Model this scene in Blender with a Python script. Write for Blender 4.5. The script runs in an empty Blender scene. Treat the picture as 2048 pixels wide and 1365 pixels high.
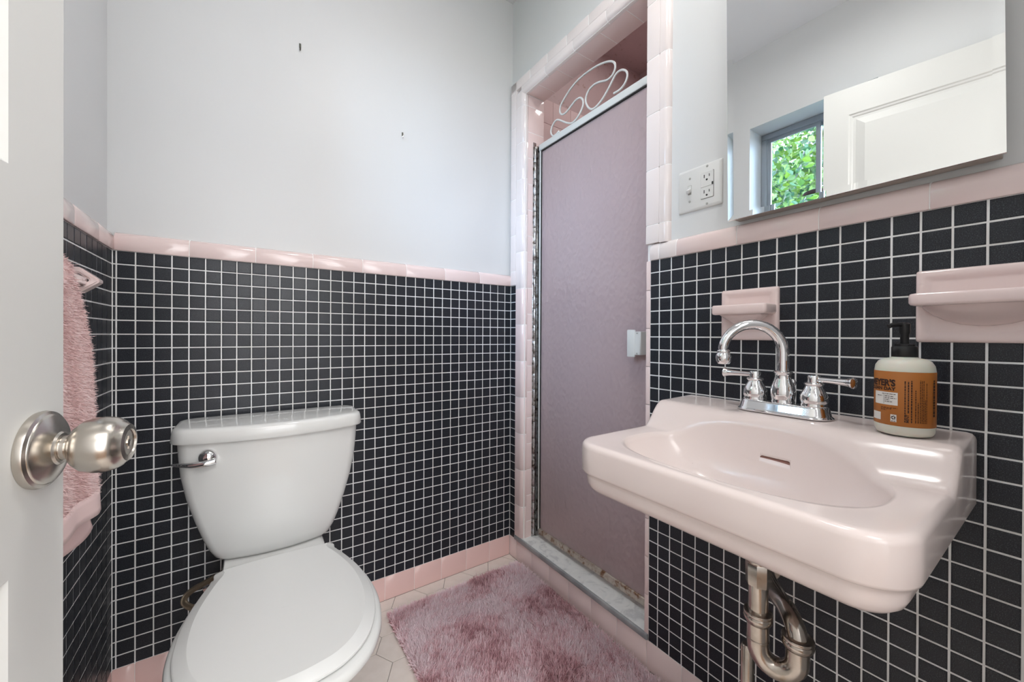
import bpy, bmesh, math, random
import numpy as np
from mathutils import Vector, Matrix
random.seed(7)
PI = math.pi
S = bpy.context.scene
COL = S.collection

# ---------------------------------------------------------------- camera
f_px, yaw, pitch, roll, cy = 777.06, 0.59738, -0.00351, 0.00503, 674.51
CAM = Vector((-0.95262, -1.41128, 0.95768))
F = Vector((math.sin(yaw)*math.cos(pitch), math.cos(yaw)*math.cos(pitch), math.sin(pitch)))
U0 = Vector((-math.sin(yaw)*math.sin(pitch), -math.cos(yaw)*math.sin(pitch), math.cos(pitch)))
R0 = Vector((math.cos(yaw), -math.sin(yaw), 0))
R1 = R0*math.cos(roll) + U0*math.sin(roll)
U1 = U0*math.cos(roll) - R0*math.sin(roll)
cd = bpy.data.cameras.new('camera')
cam = bpy.data.objects.new('camera', cd); COL.objects.link(cam)
cam.matrix_world = Matrix(((R1.x, U1.x, -F.x, CAM.x), (R1.y, U1.y, -F.y, CAM.y), (R1.z, U1.z, -F.z, CAM.z), (0, 0, 0, 1)))
cd.sensor_width = 36.0
cd.lens = f_px/2048*36.0
cd.shift_y = -(682.5-cy)/2048
cd.clip_start = 0.01
S.camera = cam

# ---------------------------------------------------------------- world, sun, lights, exposure
S.view_settings.view_transform = 'Standard'
S.view_settings.look = 'None'
S.view_settings.gamma = 1.0
S.view_settings.use_curve_mapping = False
S.view_settings.exposure = 0.27
w = bpy.data.worlds.new('sky'); S.world = w; w.use_nodes = True
nt = w.node_tree; nt.nodes.clear()
wo = nt.nodes.new('ShaderNodeOutputWorld'); bg = nt.nodes.new('ShaderNodeBackground')
bg.inputs['Color'].default_value = (0.55, 0.72, 1.0, 1); bg.inputs['Strength'].default_value = 26.0
nt.links.new(bg.outputs[0], wo.inputs[0])

def area(name, loc, rot, sx, sy, power, col=(1, 1, 1), portal=False):
    l = bpy.data.lights.new(name, 'AREA'); l.shape = 'RECTANGLE'; l.size = sx; l.size_y = sy
    l.energy = power; l.color = col
    if portal: l.cycles.is_portal = True
    o = bpy.data.objects.new(name, l); COL.objects.link(o); o.location = loc; o.rotation_euler = rot
    return o
sl = bpy.data.lights.new('sun', 'SUN'); sl.energy = 5.0; sl.angle = math.radians(1.0); sl.color = (1.0, 0.95, 0.85)
so = bpy.data.objects.new('sun', sl); COL.objects.link(so)
so.rotation_euler = Vector((0.62, -0.25, 0.75)).to_track_quat('Z', 'Y').to_euler()
area('window_portal', (-1.42, -0.68, 1.66), (0, -PI/2, 0), 0.72, 0.50, 1.0, portal=True)
# added fill lights: hallway behind the doorway, softbox, shower and bathroom ceiling
area('hall_top_fill', (-0.85, -2.35, 2.33), (0, 0, 0), 1.1, 0.7, 18, (1.0, 0.98, 0.96))  # overhead fill added in the unseen hallway, no fixture there
area('hall_bounce_fill', (-0.80, -3.15, 1.15), (-PI/2, 0, 0), 1.5, 2.1, 42, (0.97, 0.98, 1.0))  # soft fill added to bounce off the far hallway wall, no window there
area('softbox', (-0.70, -2.15, 1.35), (PI/2-0.30, 0, -0.10), 0.8, 0.8, 5, (1.0, 0.99, 0.98))
area('shower_fill', (0.47, -0.45, 2.39), (0, 0, 0), 0.2, 0.2, 1.5, (1.0, 0.97, 0.95))  # fill added to brighten the shower interior
area('bath_top_fill', (-0.55, -0.95, 2.332), (0, 0, 0), 0.20, 0.20, 4.6, (1.0, 0.985, 0.97))  # top fill added below the added ceiling lamp

# ---------------------------------------------------------------- materials
def mat(name, col, rough=0.5, metal=0.0, spec=0.5, coat=0.0, trans=0.0, ior=1.45, sub=0.0, emit=None):
    m = bpy.data.materials.new(name); m.use_nodes = True
    b = m.node_tree.nodes['Principled BSDF']
    b.inputs['Base Color'].default_value = (*col, 1); b.inputs['Roughness'].default_value = rough
    b.inputs['Metallic'].default_value = metal; b.inputs['Specular IOR Level'].default_value = spec
    b.inputs['Coat Weight'].default_value = coat; b.inputs['Coat Roughness'].default_value = 0.05
    b.inputs['Transmission Weight'].default_value = trans; b.inputs['IOR'].default_value = ior
    if sub:
        b.inputs['Subsurface Weight'].default_value = sub; b.inputs['Subsurface Scale'].default_value = 0.01
    return m
def nd(m, t): return m.node_tree.nodes.new(t)
def lk(m, a, b): m.node_tree.links.new(a, b)
def bsdf(m): return m.node_tree.nodes['Principled BSDF']
def noise(m, scale, detail=3, rough=0.5, coord='Object', dist=0.0, stretch=None):
    tc = nd(m, 'ShaderNodeTexCoord'); n = nd(m, 'ShaderNodeTexNoise')
    n.inputs['Scale'].default_value = scale; n.inputs['Detail'].default_value = detail
    n.inputs['Roughness'].default_value = rough; n.inputs['Distortion'].default_value = dist
    if stretch:
        mp = nd(m, 'ShaderNodeMapping'); mp.inputs['Scale'].default_value = stretch
        lk(m, tc.outputs[coord], mp.inputs[0]); lk(m, mp.outputs[0], n.inputs['Vector'])
    else: lk(m, tc.outputs[coord], n.inputs['Vector'])
    return n
def ramp(m, fac, stops):
    r = nd(m, 'ShaderNodeValToRGB'); e = r.color_ramp.elements
    e[0].position, e[0].color = stops[0][0], (*stops[0][1], 1)
    e[1].position, e[1].color = stops[-1][0], (*stops[-1][1], 1)
    for p, c in stops[1:-1]:
        k = e.new(p); k.color = (*c, 1)
    lk(m, fac, r.inputs[0]); return r
def bump(m, h, strength=0.2, dist=0.001):
    b = nd(m, 'ShaderNodeBump'); b.inputs['Strength'].default_value = strength; b.inputs['Distance'].default_value = dist
    lk(m, h, b.inputs['Height']); lk(m, b.outputs[0], bsdf(m).inputs['Normal']); return b
def colnoise(m, scale, stops, detail=3, coord='Object', stretch=None, dist=0.0):
    n = noise(m, scale, detail, coord=coord, stretch=stretch, dist=dist); r = ramp(m, n.outputs[0], stops)
    lk(m, r.outputs[0], bsdf(m).inputs['Base Color']); return n, r

M = {}
M['plaster'] = mat('wall_paint', (0.72, 0.73, 0.733), 0.45)
n = noise(M['plaster'], 60, 4); bump(M['plaster'], n.outputs[0], 0.12, 0.001)
M['ceil'] = mat('ceiling_paint', (0.78, 0.79, 0.81), 0.6)
M['shower_paint'] = mat('peeling_pink_paint', (0.5, 0.36, 0.36), 0.5)
m = M['shower_paint']; n = noise(m, 26, 6, 0.7)
r = ramp(m, n.outputs[0], [(0.0, (0.62, 0.47, 0.47)), (0.60, (0.58, 0.44, 0.44)), (0.66, (0.42, 0.27, 0.22)), (1.0, (0.40, 0.27, 0.22))])
lk(m, r.outputs[0], bsdf(m).inputs['Base Color']); bump(m, n.outputs[0], 0.4, 0.002)

def pink(name, a, b):
    m = mat(name, a, 0.13, coat=0.35)
    oi = nd(m, 'ShaderNodeObjectInfo'); mx = nd(m, 'ShaderNodeMix'); mx.data_type = 'RGBA'
    mx.inputs[6].default_value = (*a, 1); mx.inputs[7].default_value = (*b, 1)
    lk(m, oi.outputs['Random'], mx.inputs[0]); lk(m, mx.outputs[2], bsdf(m).inputs['Base Color'])
    n = noise(m, 14, 2); bump(m, n.outputs[0], 0.10, 0.0015)
    return m
M['pink'] = pink('pink_glazed_tile', (0.86, 0.70, 0.675), (0.835, 0.68, 0.66))
M['pink_deep'] = pink('pink_glazed_base_tile', (0.86, 0.595, 0.555), (0.83, 0.575, 0.54))
M['pink_light'] = pink('pale_pink_glazed_tile', (0.86, 0.775, 0.755), (0.835, 0.755, 0.735))

M['pink_matte'] = pink('soap_dulled_pink_tile', (0.80, 0.62, 0.61), (0.78, 0.60, 0.59)); bsdf(M['pink_matte']).inputs['Roughness'].default_value = 0.55; bsdf(M['pink_matte']).inputs['Coat Weight'].default_value = 0.0
M['black'] = mat('black_glazed_tile', (0.02, 0.021, 0.025), 0.24, spec=0.4)
m = M['black']
tc = nd(m, 'ShaderNodeTexCoord'); oi = nd(m, 'ShaderNodeObjectInfo')
geo = nd(m, 'ShaderNodeNewGeometry')
n = nd(m, 'ShaderNodeTexNoise'); n.inputs['Scale'].default_value = 750; n.inputs['Detail'].default_value = 2
lk(m, geo.outputs['Position'], n.inputs['Vector'])
r = ramp(m, n.outputs[0], [(0.30, (0.009, 0.0105, 0.015)), (0.55, (0.018, 0.0205, 0.028)), (0.68, (0.062, 0.068, 0.078))])
lk(m, r.outputs[0], bsdf(m).inputs['Base Color'])
rr = nd(m, 'ShaderNodeMapRange'); lk(m, oi.outputs['Random'], rr.inputs[0]); rr.inputs[3].default_value = 0.30; rr.inputs[4].default_value = 0.40
lk(m, rr.outputs[0], bsdf(m).inputs['Roughness'])
n2 = nd(m, 'ShaderNodeTexNoise'); n2.inputs['Scale'].default_value = 420; lk(m, geo.outputs['Position'], n2.inputs['Vector'])
bump(m, n2.outputs[0], 0.35, 0.0004)

M['grout'] = mat('white_grout', (0.62, 0.62, 0.61), 0.8)
n = colnoise(M['grout'], 8, [(0.35, (0.78, 0.77, 0.75)), (0.6, (0.90, 0.905, 0.91))])
M['grout_pink'] = mat('pinkish_grout', (0.95, 0.92, 0.90), 0.8)
M['floor_tile'] = mat('ivory_hexagon_tile', (0.66, 0.58, 0.53), 0.32)
colnoise(M['floor_tile'], 30, [(0.3, (0.84, 0.755, 0.69)), (0.7, (0.90, 0.82, 0.76))])
M['floor_grout'] = mat('grey_brown_floor_grout', (0.24, 0.21, 0.18), 0.9)
M['marble'] = mat('white_veined_marble', (0.7, 0.71, 0.7), 0.22)
m = M['marble']
n = noise(m, 16, 8, 0.62, dist=1.6); r = ramp(m, n.outputs[0], [(0.34, (0.66, 0.68, 0.69)), (0.46, (0.86, 0.885, 0.88)), (0.60, (0.91, 0.93, 0.92))])
lk(m, r.outputs[0], bsdf(m).inputs['Base Color'])
M['marble_edge'] = mat('grey_marble_edge', (0.34, 0.35, 0.36), 0.35)
colnoise(M['marble_edge'], 12, [(0.35, (0.27, 0.285, 0.30)), (0.65, (0.44, 0.45, 0.46))], detail=6)
M['china'] = mat('white_vitreous_china', (0.74, 0.745, 0.73), 0.07, coat=0.2)
M['seat'] = mat('white_seat_plastic', (0.74, 0.745, 0.73), 0.22)
M['seat_dark'] = mat('grey_rubber_bumper', (0.15, 0.15, 0.15), 0.6)
M['sink'] = mat('pink_enamel', (0.72, 0.555, 0.52), 0.17, coat=0.15)
colnoise(M['sink'], 5, [(0.3, (0.79, 0.685, 0.655)), (0.7, (0.81, 0.71, 0.68))])
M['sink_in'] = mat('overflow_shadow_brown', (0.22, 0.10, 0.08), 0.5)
M['chrome'] = mat('chrome', (0.82, 0.82, 0.83), 0.06, metal=1.0)
M['nickel'] = mat('brushed_nickel', (0.56, 0.52, 0.47), 0.24, metal=1.0)
m = M['nickel']; n = noise(m, 40, 2, stretch=(30, 30, 1)); bump(m, n.outputs[0], 0.06, 0.0005)
M['oldmetal'] = mat('tarnished_chrome', (0.46, 0.41, 0.36), 0.24, metal=1.0)
m = M['oldmetal']; n = noise(m, 35, 5)
r = ramp(m, n.outputs[0], [(0.35, (0.56, 0.51, 0.46)), (0.66, (0.44, 0.39, 0.34)), (0.80, (0.28, 0.20, 0.12))])
lk(m, r.outputs[0], bsdf(m).inputs['Base Color'])
r2 = nd(m, 'ShaderNodeMapRange'); lk(m, n.outputs[0], r2.inputs[0]); r2.inputs[3].default_value = 0.08; r2.inputs[4].default_value = 0.32
lk(m, r2.outputs[0], bsdf(m).inputs['Roughness'])
M['brass'] = mat('braided_hose', (0.42, 0.34, 0.25), 0.35, metal=0.8)
m = M['brass']; n = nd(m, 'ShaderNodeTexWave'); n.inputs['Scale'].default_value = 160; bump(m, n.outputs[0], 0.5, 0.001)
M['alu'] = mat('white_enamelled_metal', (0.66, 0.67, 0.65), 0.3)
M['rusty'] = mat('rust_spotted_metal', (0.55, 0.52, 0.48), 0.35, metal=0.5)
m = M['rusty']; n = noise(m, 30, 8, 0.7)
r = ramp(m, n.outputs[0], [(0.30, (0.66, 0.62, 0.56)), (0.50, (0.52, 0.46, 0.40)), (0.60, (0.24, 0.13, 0.07)), (0.72, (0.08, 0.04, 0.025))])
lk(m, r.outputs[0], bsdf(m).inputs['Base Color'])
M['hinge'] = mat('pitted_chrome_hinge', (0.55, 0.56, 0.58), 0.2, metal=1.0)
colnoise(M['hinge'], 70, [(0.40, (0.62, 0.64, 0.66)), (0.58, (0.40, 0.39, 0.37)), (0.68, (0.10, 0.08, 0.07))], detail=5)
M['gasket'] = mat('black_rubber', (0.012, 0.011, 0.011), 0.6)
M['black_plastic'] = mat('black_plastic', (0.008, 0.008, 0.009), 0.28)
M['bottle'] = mat('translucent_white_plastic', (0.70, 0.69, 0.60), 0.32, sub=0.3)
M['label'] = mat('orange_brown_label', (0.40, 0.135, 0.020), 0.42)
M['label_white'] = mat('white_label_patch', (0.72, 0.70, 0.66), 0.5)
M['ink'] = mat('dark_brown_ink', (0.035, 0.012, 0.006), 0.6)
M['door'] = mat('white_door_paint', (0.70, 0.70, 0.675), 0.42)
M['switch'] = mat('white_plastic', (0.76, 0.765, 0.755), 0.35)
M['slot'] = mat('dark_slot', (0.03, 0.03, 0.03), 0.6)
M['screw'] = mat('painted_screw', (0.42, 0.42, 0.40), 0.4)
M['mirror'] = mat('mirror_glass', (0.93, 0.945, 0.94), 0.0, metal=1.0)
M['cab'] = mat('painted_cabinet_metal', (0.42, 0.38, 0.34), 0.5)
M['wframe'] = mat('grey_aluminium', (0.36, 0.40, 0.44), 0.35, metal=0.4)
M['paper'] = mat('picture_hook_metal', (0.10, 0.10, 0.085), 0.4, metal=0.6)
M['leaf'] = mat('green_leaf', (0.10, 0.24, 0.03), 0.45)
m = M['leaf']; b_ = bsdf(m)
at_ = nd(m, 'ShaderNodeAttribute'); at_.attribute_name = 'tint'; at_.attribute_type = 'GEOMETRY'
r = ramp(m, at_.outputs['Fac'], [(0.0, (0.003, 0.022, 0.013)), (0.5, (0.011, 0.046, 0.012)), (1.0, (0.075, 0.125, 0.012))])
lk(m, r.outputs[0], b_.inputs['Base Color'])
tr = nd(m, 'ShaderNodeBsdfTranslucent'); lk(m, r.outputs[0], tr.inputs[0]); mx = nd(m, 'ShaderNodeMixShader'); mx.inputs[0].default_value = 0.4
lk(m, b_.outputs[0], mx.inputs[1]); lk(m, tr.outputs[0], mx.inputs[2]); lk(m, mx.outputs[0], m.node_tree.nodes['Material Output'].inputs[0])
M['bark'] = mat('pale_bark', (0.22, 0.21, 0.20), 0.8)
M['grass'] = mat('lawn', (0.060, 0.075, 0.035), 0.9)
M['feeder'] = mat('dark_reddish_brown_metal', (0.006, 0.0025, 0.002), 1.0, spec=0.02)
M['hallfloor'] = mat('hall_wood', (0.30, 0.17, 0.09), 0.4)
M['lamp'] = mat('lamp_glass', (0.9, 0.88, 0.82), 0.3)
bsdf(M['lamp']).inputs['Emission Color'].default_value = (1.0, 0.95, 0.86, 1)
bsdf(M['lamp']).inputs['Emission Strength'].default_value = 2.0
M['globe'] = mat('lit_globe', (0.9, 0.9, 0.88), 0.3)
bsdf(M['globe']).inputs['Emission Color'].default_value = (1.0, 0.955, 0.91, 1)
bsdf(M['globe']).inputs['Emission Strength'].default_value = 8.0
# clear window glass: a thin pane that lets the daylight in
M['glass'] = bpy.data.materials.new('clear_glass'); m = M['glass']; m.use_nodes = True
m.node_tree.nodes.clear(); o_ = nd(m, 'ShaderNodeOutputMaterial'); g1 = nd(m, 'ShaderNodeBsdfTransparent'); g2 = nd(m, 'ShaderNodeBsdfGlossy')
g1.inputs[0].default_value = (0.95, 0.98, 0.97, 1); g2.inputs['Roughness'].default_value = 0.02; fr = nd(m, 'ShaderNodeFresnel'); mx = nd(m, 'ShaderNodeMixShader')
lk(m, fr.outputs[0], mx.inputs[0]); lk(m, g1.outputs[0], mx.inputs[1]); lk(m, g2.outputs[0], mx.inputs[2]); lk(m, mx.outputs[0], o_.inputs[0])
# hammered shower glass
M['hammered'] = bpy.data.materials.new('hammered_glass'); m = M['hammered']; m.use_nodes = True; m.node_tree.nodes.clear()
o_ = nd(m, 'ShaderNodeOutputMaterial')
geo = nd(m, 'ShaderNodeNewGeometry')
mp = nd(m, 'ShaderNodeMapping'); mp.inputs['Scale'].default_value = (1.0, 1.0, 0.62); lk(m, geo.outputs['Position'], mp.inputs[0])
nz = nd(m, 'ShaderNodeTexNoise'); nz.inputs['Scale'].default_value = 30; nz.inputs['Detail'].default_value = 2; lk(m, mp.outputs[0], nz.inputs['Vector'])
vm = nd(m, 'ShaderNodeVectorMath'); vm.operation = 'MULTIPLY_ADD'; lk(m, nz.outputs['Color'], vm.inputs[0]); vm.inputs[1].default_value = (0.03, 0.03, 0.03); lk(m, mp.outputs[0], vm.inputs[2])
vo = nd(m, 'ShaderNodeTexVoronoi'); vo.feature = 'SMOOTH_F1'; vo.inputs['Scale'].default_value = 62; vo.inputs['Smoothness'].default_value = 0.35
lk(m, vm.outputs[0], vo.inputs['Vector'])
bp = nd(m, 'ShaderNodeBump'); bp.inputs['Strength'].default_value = 0.55; bp.inputs['Distance'].default_value = 0.004; lk(m, vo.outputs['Distance'], bp.inputs['Height'])
tl = nd(m, 'ShaderNodeBsdfTranslucent'); tl.inputs[0].default_value = (0.97, 0.80, 0.82, 1)
df = nd(m, 'ShaderNodeBsdfDiffuse'); df.inputs[0].default_value = (0.62, 0.495, 0.50, 1); lk(m, bp.outputs[0], df.inputs['Normal'])
rf = nd(m, 'ShaderNodeBsdfRefraction'); rf.inputs[0].default_value = (0.95, 0.88, 0.88, 1); rf.inputs['Roughness'].default_value = 0.42; rf.inputs['IOR'].default_value = 1.12
lk(m, bp.outputs[0], rf.inputs['Normal'])
gl = nd(m, 'ShaderNodeBsdfGlossy'); gl.inputs['Roughness'].default_value = 0.22; gl.inputs[0].default_value = (0.9, 0.9, 0.9, 1); lk(m, bp.outputs[0], gl.inputs['Normal'])
m1 = nd(m, 'ShaderNodeMixShader'); m1.inputs[0].default_value = 0.45; lk(m, tl.outputs[0], m1.inputs[1]); lk(m, rf.outputs[0], m1.inputs[2])
m2 = nd(m, 'ShaderNodeMixShader'); m2.inputs[0].default_value = 0.58; lk(m, m1.outputs[0], m2.inputs[1]); lk(m, df.outputs[0], m2.inputs[2])
fr = nd(m, 'ShaderNodeFresnel'); fr.inputs[0].default_value = 1.5; lk(m, bp.outputs[0], fr.inputs['Normal'])
m3 = nd(m, 'ShaderNodeMixShader'); lk(m, fr.outputs[0], m3.inputs[0]); lk(m, m2.outputs[0], m3.inputs[1]); lk(m, gl.outputs[0], m3.inputs[2])
lk(m, m3.outputs[0], o_.inputs[0])
def fibre(name, stops):
    m = mat(name, stops[0][1], 0.75, spec=0.2)
    a = nd(m, 'ShaderNodeAttribute'); a.attribute_name = 'tint'; a.attribute_type = 'GEOMETRY'
    r = ramp(m, a.outputs['Fac'], stops); lk(m, r.outputs[0], bsdf(m).inputs['Base Color'])
    bsdf(m).inputs['Sheen Weight'].default_value = 0.3
    return m
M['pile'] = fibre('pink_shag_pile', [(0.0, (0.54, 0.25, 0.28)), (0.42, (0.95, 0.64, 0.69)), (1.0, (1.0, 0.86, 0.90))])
M['rugback'] = mat('rug_backing', (0.46, 0.25, 0.25), 0.95)
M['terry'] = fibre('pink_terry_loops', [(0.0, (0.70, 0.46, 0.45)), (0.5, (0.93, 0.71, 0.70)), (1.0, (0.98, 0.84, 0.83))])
M['towelbase'] = mat('pink_towel_weave', (0.86, 0.62, 0.60), 0.95)

# ---------------------------------------------------------------- mesh helpers
def link(name, me, m=None, parent=None, kind=None):
    o = bpy.data.objects.new(name, me)
    if m is not None:
        me.materials.clear() if len(me.materials) else None
        me.materials.append(m)
    COL.objects.link(o)
    if parent is not None: o.parent = parent
    if kind: o['kind'] = kind
    return o
def bm_to(name, bm, m, parent=None, smooth=False, kind=None, auto=None):
    me = bpy.data.meshes.new(name); bm.normal_update(); bm.to_mesh(me); bm.free()
    if smooth or auto:
        for p in me.polygons: p.use_smooth = True
    if auto: me.set_sharp_from_angle(angle=math.radians(auto))
    return link(name, me, m, parent, kind)
def empty(name, loc=(0, 0, 0), rz=0.0):
    o = bpy.data.objects.new(name, None); COL.objects.link(o); o.location = loc; o.rotation_euler = (0, 0, rz)
    o.empty_display_size = 0.05
    return o
def tag(o, label, cat, group=None):
    o['label'] = label; o['category'] = cat
    if group: o['group'] = group
    return o
def struct(o, label=None):
    o['kind'] = 'structure'
    if label: o['label'] = label
    return o
def add_box(bm, x0, x1, y0, y1, z0, z1, bev=0.0, seg=1):
    b2 = bmesh.new(); bmesh.ops.create_cube(b2, size=1.0)
    for v in b2.verts:
        v.co = Vector(((x0+x1)/2+v.co.x*(x1-x0), (y0+y1)/2+v.co.y*(y1-y0), (z0+z1)/2+v.co.z*(z1-z0)))
    if bev: bmesh.ops.bevel(b2, geom=b2.edges[:], offset=bev, segments=seg, affect='EDGES', profile=0.5)
    merge(bm, b2)
def merge(bm, b2, mtx=None):
    mp = {}
    for v in b2.verts: mp[v] = bm.verts.new(mtx @ v.co if mtx else v.co)
    for f in b2.faces:
        try:
            nf = bm.faces.new([mp[v] for v in f.verts]); nf.smooth = f.smooth
        except ValueError: pass
    b2.free()
def box(name, m, x0, x1, y0, y1, z0, z1, bev=0.0, parent=None, seg=1, auto=None):
    bm = bmesh.new(); add_box(bm, x0, x1, y0, y1, z0, z1, bev, seg)
    return bm_to(name, bm, m, parent, auto=auto or (40 if bev else None))
def loft(bm, rings, cap0=True, cap1=True, closed=True):
    vr = [[bm.verts.new(p) for p in r] for r in rings]
    for a, b in zip(vr[:-1], vr[1:]):
        n = len(a)
        for i in range(n if closed else n-1):
            j = (i+1) % n; bm.faces.new((a[i], a[j], b[j], b[i]))
    if cap0: bm.faces.new(list(reversed(vr[0])))
    if cap1: bm.faces.new(vr[-1])
    return vr
def lathe(bm, prof, seg=32, mtx=None, cap=True):
    """prof = [(r, z)...] about z"""
    rings = []
    for r, z in prof:
        ring = [Vector((r*math.cos(2*PI*i/seg), r*math.sin(2*PI*i/seg), z)) for i in range(seg)]
        rings.append([mtx @ p for p in ring] if mtx else ring)
    loft(bm, rings, cap, cap)
def catmull(pts, n=8, closed=False):
    P = [Vector(p) for p in pts]; out = []; N = len(P)
    rng = range(N) if closed else range(N-1)
    for i in rng:
        if closed: p0, p1, p2, p3 = P[(i-1) % N], P[i], P[(i+1) % N], P[(i+2) % N]
        else: p0, p1, p2, p3 = P[max(i-1, 0)], P[i], P[i+1], P[min(i+2, N-1)]
        for k in range(n):
            t = k/n
            out.append(0.5*((2*p1)+(-p0+p2)*t+(2*p0-5*p1+4*p2-p3)*t*t+(-p0+3*p1-3*p2+p3)*t**3))
    if not closed: out.append(P[-1].copy())
    return out
def tube(bm, path, rad, seg=16, cap=True):
    path = [Vector(p) for p in path]; n = len(path); rings = []
    up = None
    for i, p in enumerate(path):
        t = (path[min(i+1, n-1)]-path[max(i-1, 0)]).normalized()
        if up is None:
            up = Vector((0, 0, 1)) if abs(t.z) < 0.9 else Vector((1, 0, 0))
        s = t.cross(up).normalized(); up = s.cross(t).normalized()
        r = rad[i] if isinstance(rad, (list, tuple)) else rad
        rings.append([p+s*r*math.cos(2*PI*k/seg)+up*r*math.sin(2*PI*k/seg) for k in range(seg)])
    loft(bm, rings, cap, cap)
def rrect(hx, hy, r, n=6, cx=0, cy_=0):
    pts = []
    for (sx, sy, a0) in ((1, 1, 0), (-1, 1, PI/2), (-1, -1, PI), (1, -1, 3*PI/2)):
        for k in range(n+1):
            a = a0+k/n*PI/2
            pts.append((cx+sx*(hx-r)+r*math.cos(a), cy_+sy*(hy-r)+r*math.sin(a)))
    return pts
def basis(o, U, V, N):
    U, V, N = Vector(U), Vector(V), Vector(N)
    return Matrix(((U.x, V.x, N.x, o[0]), (U.y, V.y, N.y, o[1]), (U.z, V.z, N.z, o[2]), (0, 0, 0, 1)))

# ---------------------------------------------------------------- tiles
TC = {}
def tile_bm(w_, h_, t, bev):
    """cushion-edged tile, face at n=0 going back to n=-t, origin at its lower left corner"""
    bm = bmesh.new()
    def ring(ins, n_):
        return [Vector((ins, ins, n_)), Vector((w_-ins, ins, n_)), Vector((w_-ins, h_-ins, n_)), Vector((ins, h_-ins, n_))]
    loft(bm, [ring(0, -t), ring(0, -bev*0.8), ring(bev*0.35, -bev*0.25), ring(bev*1.1, 0)], cap0=False)
    return bm
def tile(name, m, parent, o, U, V, N, w_, h_, t=0.006, bev=0.0016):
    k = (round(w_, 4), round(h_, 4), t, bev, m.name)
    if k not in TC:
        me = bpy.data.meshes.new(name); bm = tile_bm(w_, h_, t, bev); bm.normal_update(); bm.to_mesh(me); bm.free()
        for p in me.polygons: p.use_smooth = True
        me.set_sharp_from_angle(angle=math.radians(9 if m.name.startswith('black') else 55)); me.materials.append(m); TC[k] = me
    ob = bpy.data.objects.new(name, TC[k]); COL.objects.link(ob); ob.parent = parent; ob.matrix_world = basis(o, U, V, N)
    return ob
def tiles_joined(name, m, parent, cells, U, V, N, t=0.006, bev=0.0016):
    verts, faces = [], []
    for o, w_, h_ in cells:
        b = len(verts); o, U_, V_, N_ = Vector(o), Vector(U), Vector(V), Vector(N)
        for ins, n_ in ((0, -t), (0, -bev*.8), (bev*.35, -bev*.25), (bev*1.1, 0)):
            for a, c in ((ins, ins), (w_-ins, ins), (w_-ins, h_-ins), (ins, h_-ins)):
                verts.append(o+U_*a+V_*c+N_*n_)
        for r_ in range(3):
            for i in range(4):
                j = (i+1) % 4; faces.append((b+r_*4+i, b+r_*4+j, b+r_*4+4+j, b+r_*4+4+i))
        faces.append((b+12, b+13, b+14, b+15))
    me = bpy.data.meshes.new(name); me.from_pydata([tuple(v) for v in verts], [], faces)
    for p in me.polygons: p.use_smooth = True
    me.set_sharp_from_angle(angle=math.radians(9))
    ob = link(name, me, m, parent, 'stuff'); return ob
def profile_piece(name, m, parent, prof, o, U, V, N, length, gap=0.0008, bev=0.0012):
    """extrude a 2D profile (v, n) along U"""
    key = ('prof', tuple(prof), round(length, 4), m.name)
    if key not in TC:
        bm = bmesh.new(); L = length-gap*2
        def rg(u, sh):
            c = Vector((0, sum(p[0] for p in prof)/len(prof), sum(p[1] for p in prof)/len(prof)))
            return [Vector((u, c.y+(p[0]-c.y)*sh, c.z+(p[1]-c.z)*sh)) for p in prof]
        loft(bm, [rg(gap, 0.94), rg(gap+bev, 1), rg(gap+L-bev, 1), rg(gap+L, 0.94)])
        bmesh.ops.recalc_face_normals(bm, faces=bm.faces[:])
        me = bpy.data.meshes.new(name); bm.to_mesh(me); bm.free()
        for p in me.polygons: p.use_smooth = True
        me.set_sharp_from_angle(angle=math.radians(50)); me.materials.append(m); TC[key] = me
    ob = bpy.data.objects.new(name, TC[key]); COL.objects.link(ob); ob.parent = parent; ob.matrix_world = basis(o, U, V, N)
    return ob

P = 0.0365; LXT = -1.2425; CEIL = 2.42; G = 0.0027
zrow = lambda j: (32.2-j)*P
CAPZ = 1.1740; CAPT = 1.2230; BASEZ = 0.083
WB, WR, WL = 0.012, 0.012, LXT-0.012     # plaster planes
YF = -1.56                               # front wall (doorway) plane
X, Y, Z = Vector((1, 0, 0)), Vector((0, 1, 0)), Vector((0, 0, 1))

# ---------------------------------------------------------------- room shell
wall_back = struct(box('wall_back', M['plaster'], -1.45, 0.012, WB, 0.14, -0.05, CEIL+0.05), 'white painted wall over black tiles behind the toilet')
g = struct(box('mortar_bed', M['grout'], LXT-0.01, 0.0, 0.0011, 0.0125, BASEZ-0.03, CAPT-0.02, parent=wall_back))
# right wall with the shower opening
OY0, OY1, OZ = -0.095, -0.700, 1.970
bm = bmesh.new()
add_box(bm, WR, 0.104, OY0+0.001, 0.14, -0.05, CEIL+0.05); add_box(bm, WR, 0.104, YF-0.12, OY1-0.001, -0.05, CEIL+0.05)
add_box(bm, WR, 0.104, OY1-0.001, OY0+0.001, OZ+0.003, CEIL+0.05); add_box(bm, 0.004, 0.104, OY1-0.001, OY0+0.001, -0.05, 0.0835)
wall_right = struct(bm_to('wall_right', bm, M['plaster']), 'white painted wall with pink tiled shower opening, mirror and sink')
bm = bmesh.new()
add_box(bm, 0.0011, 0.0125, YF, OY1-0.0135, BASEZ-0.03, CAPT-0.02); add_box(bm, 0.0011, 0.0125, -0.040, 0.001, BASEZ-0.03, CAPT-0.02)
bm_to('mortar_bed', bm, M['grout'], wall_right)
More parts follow.
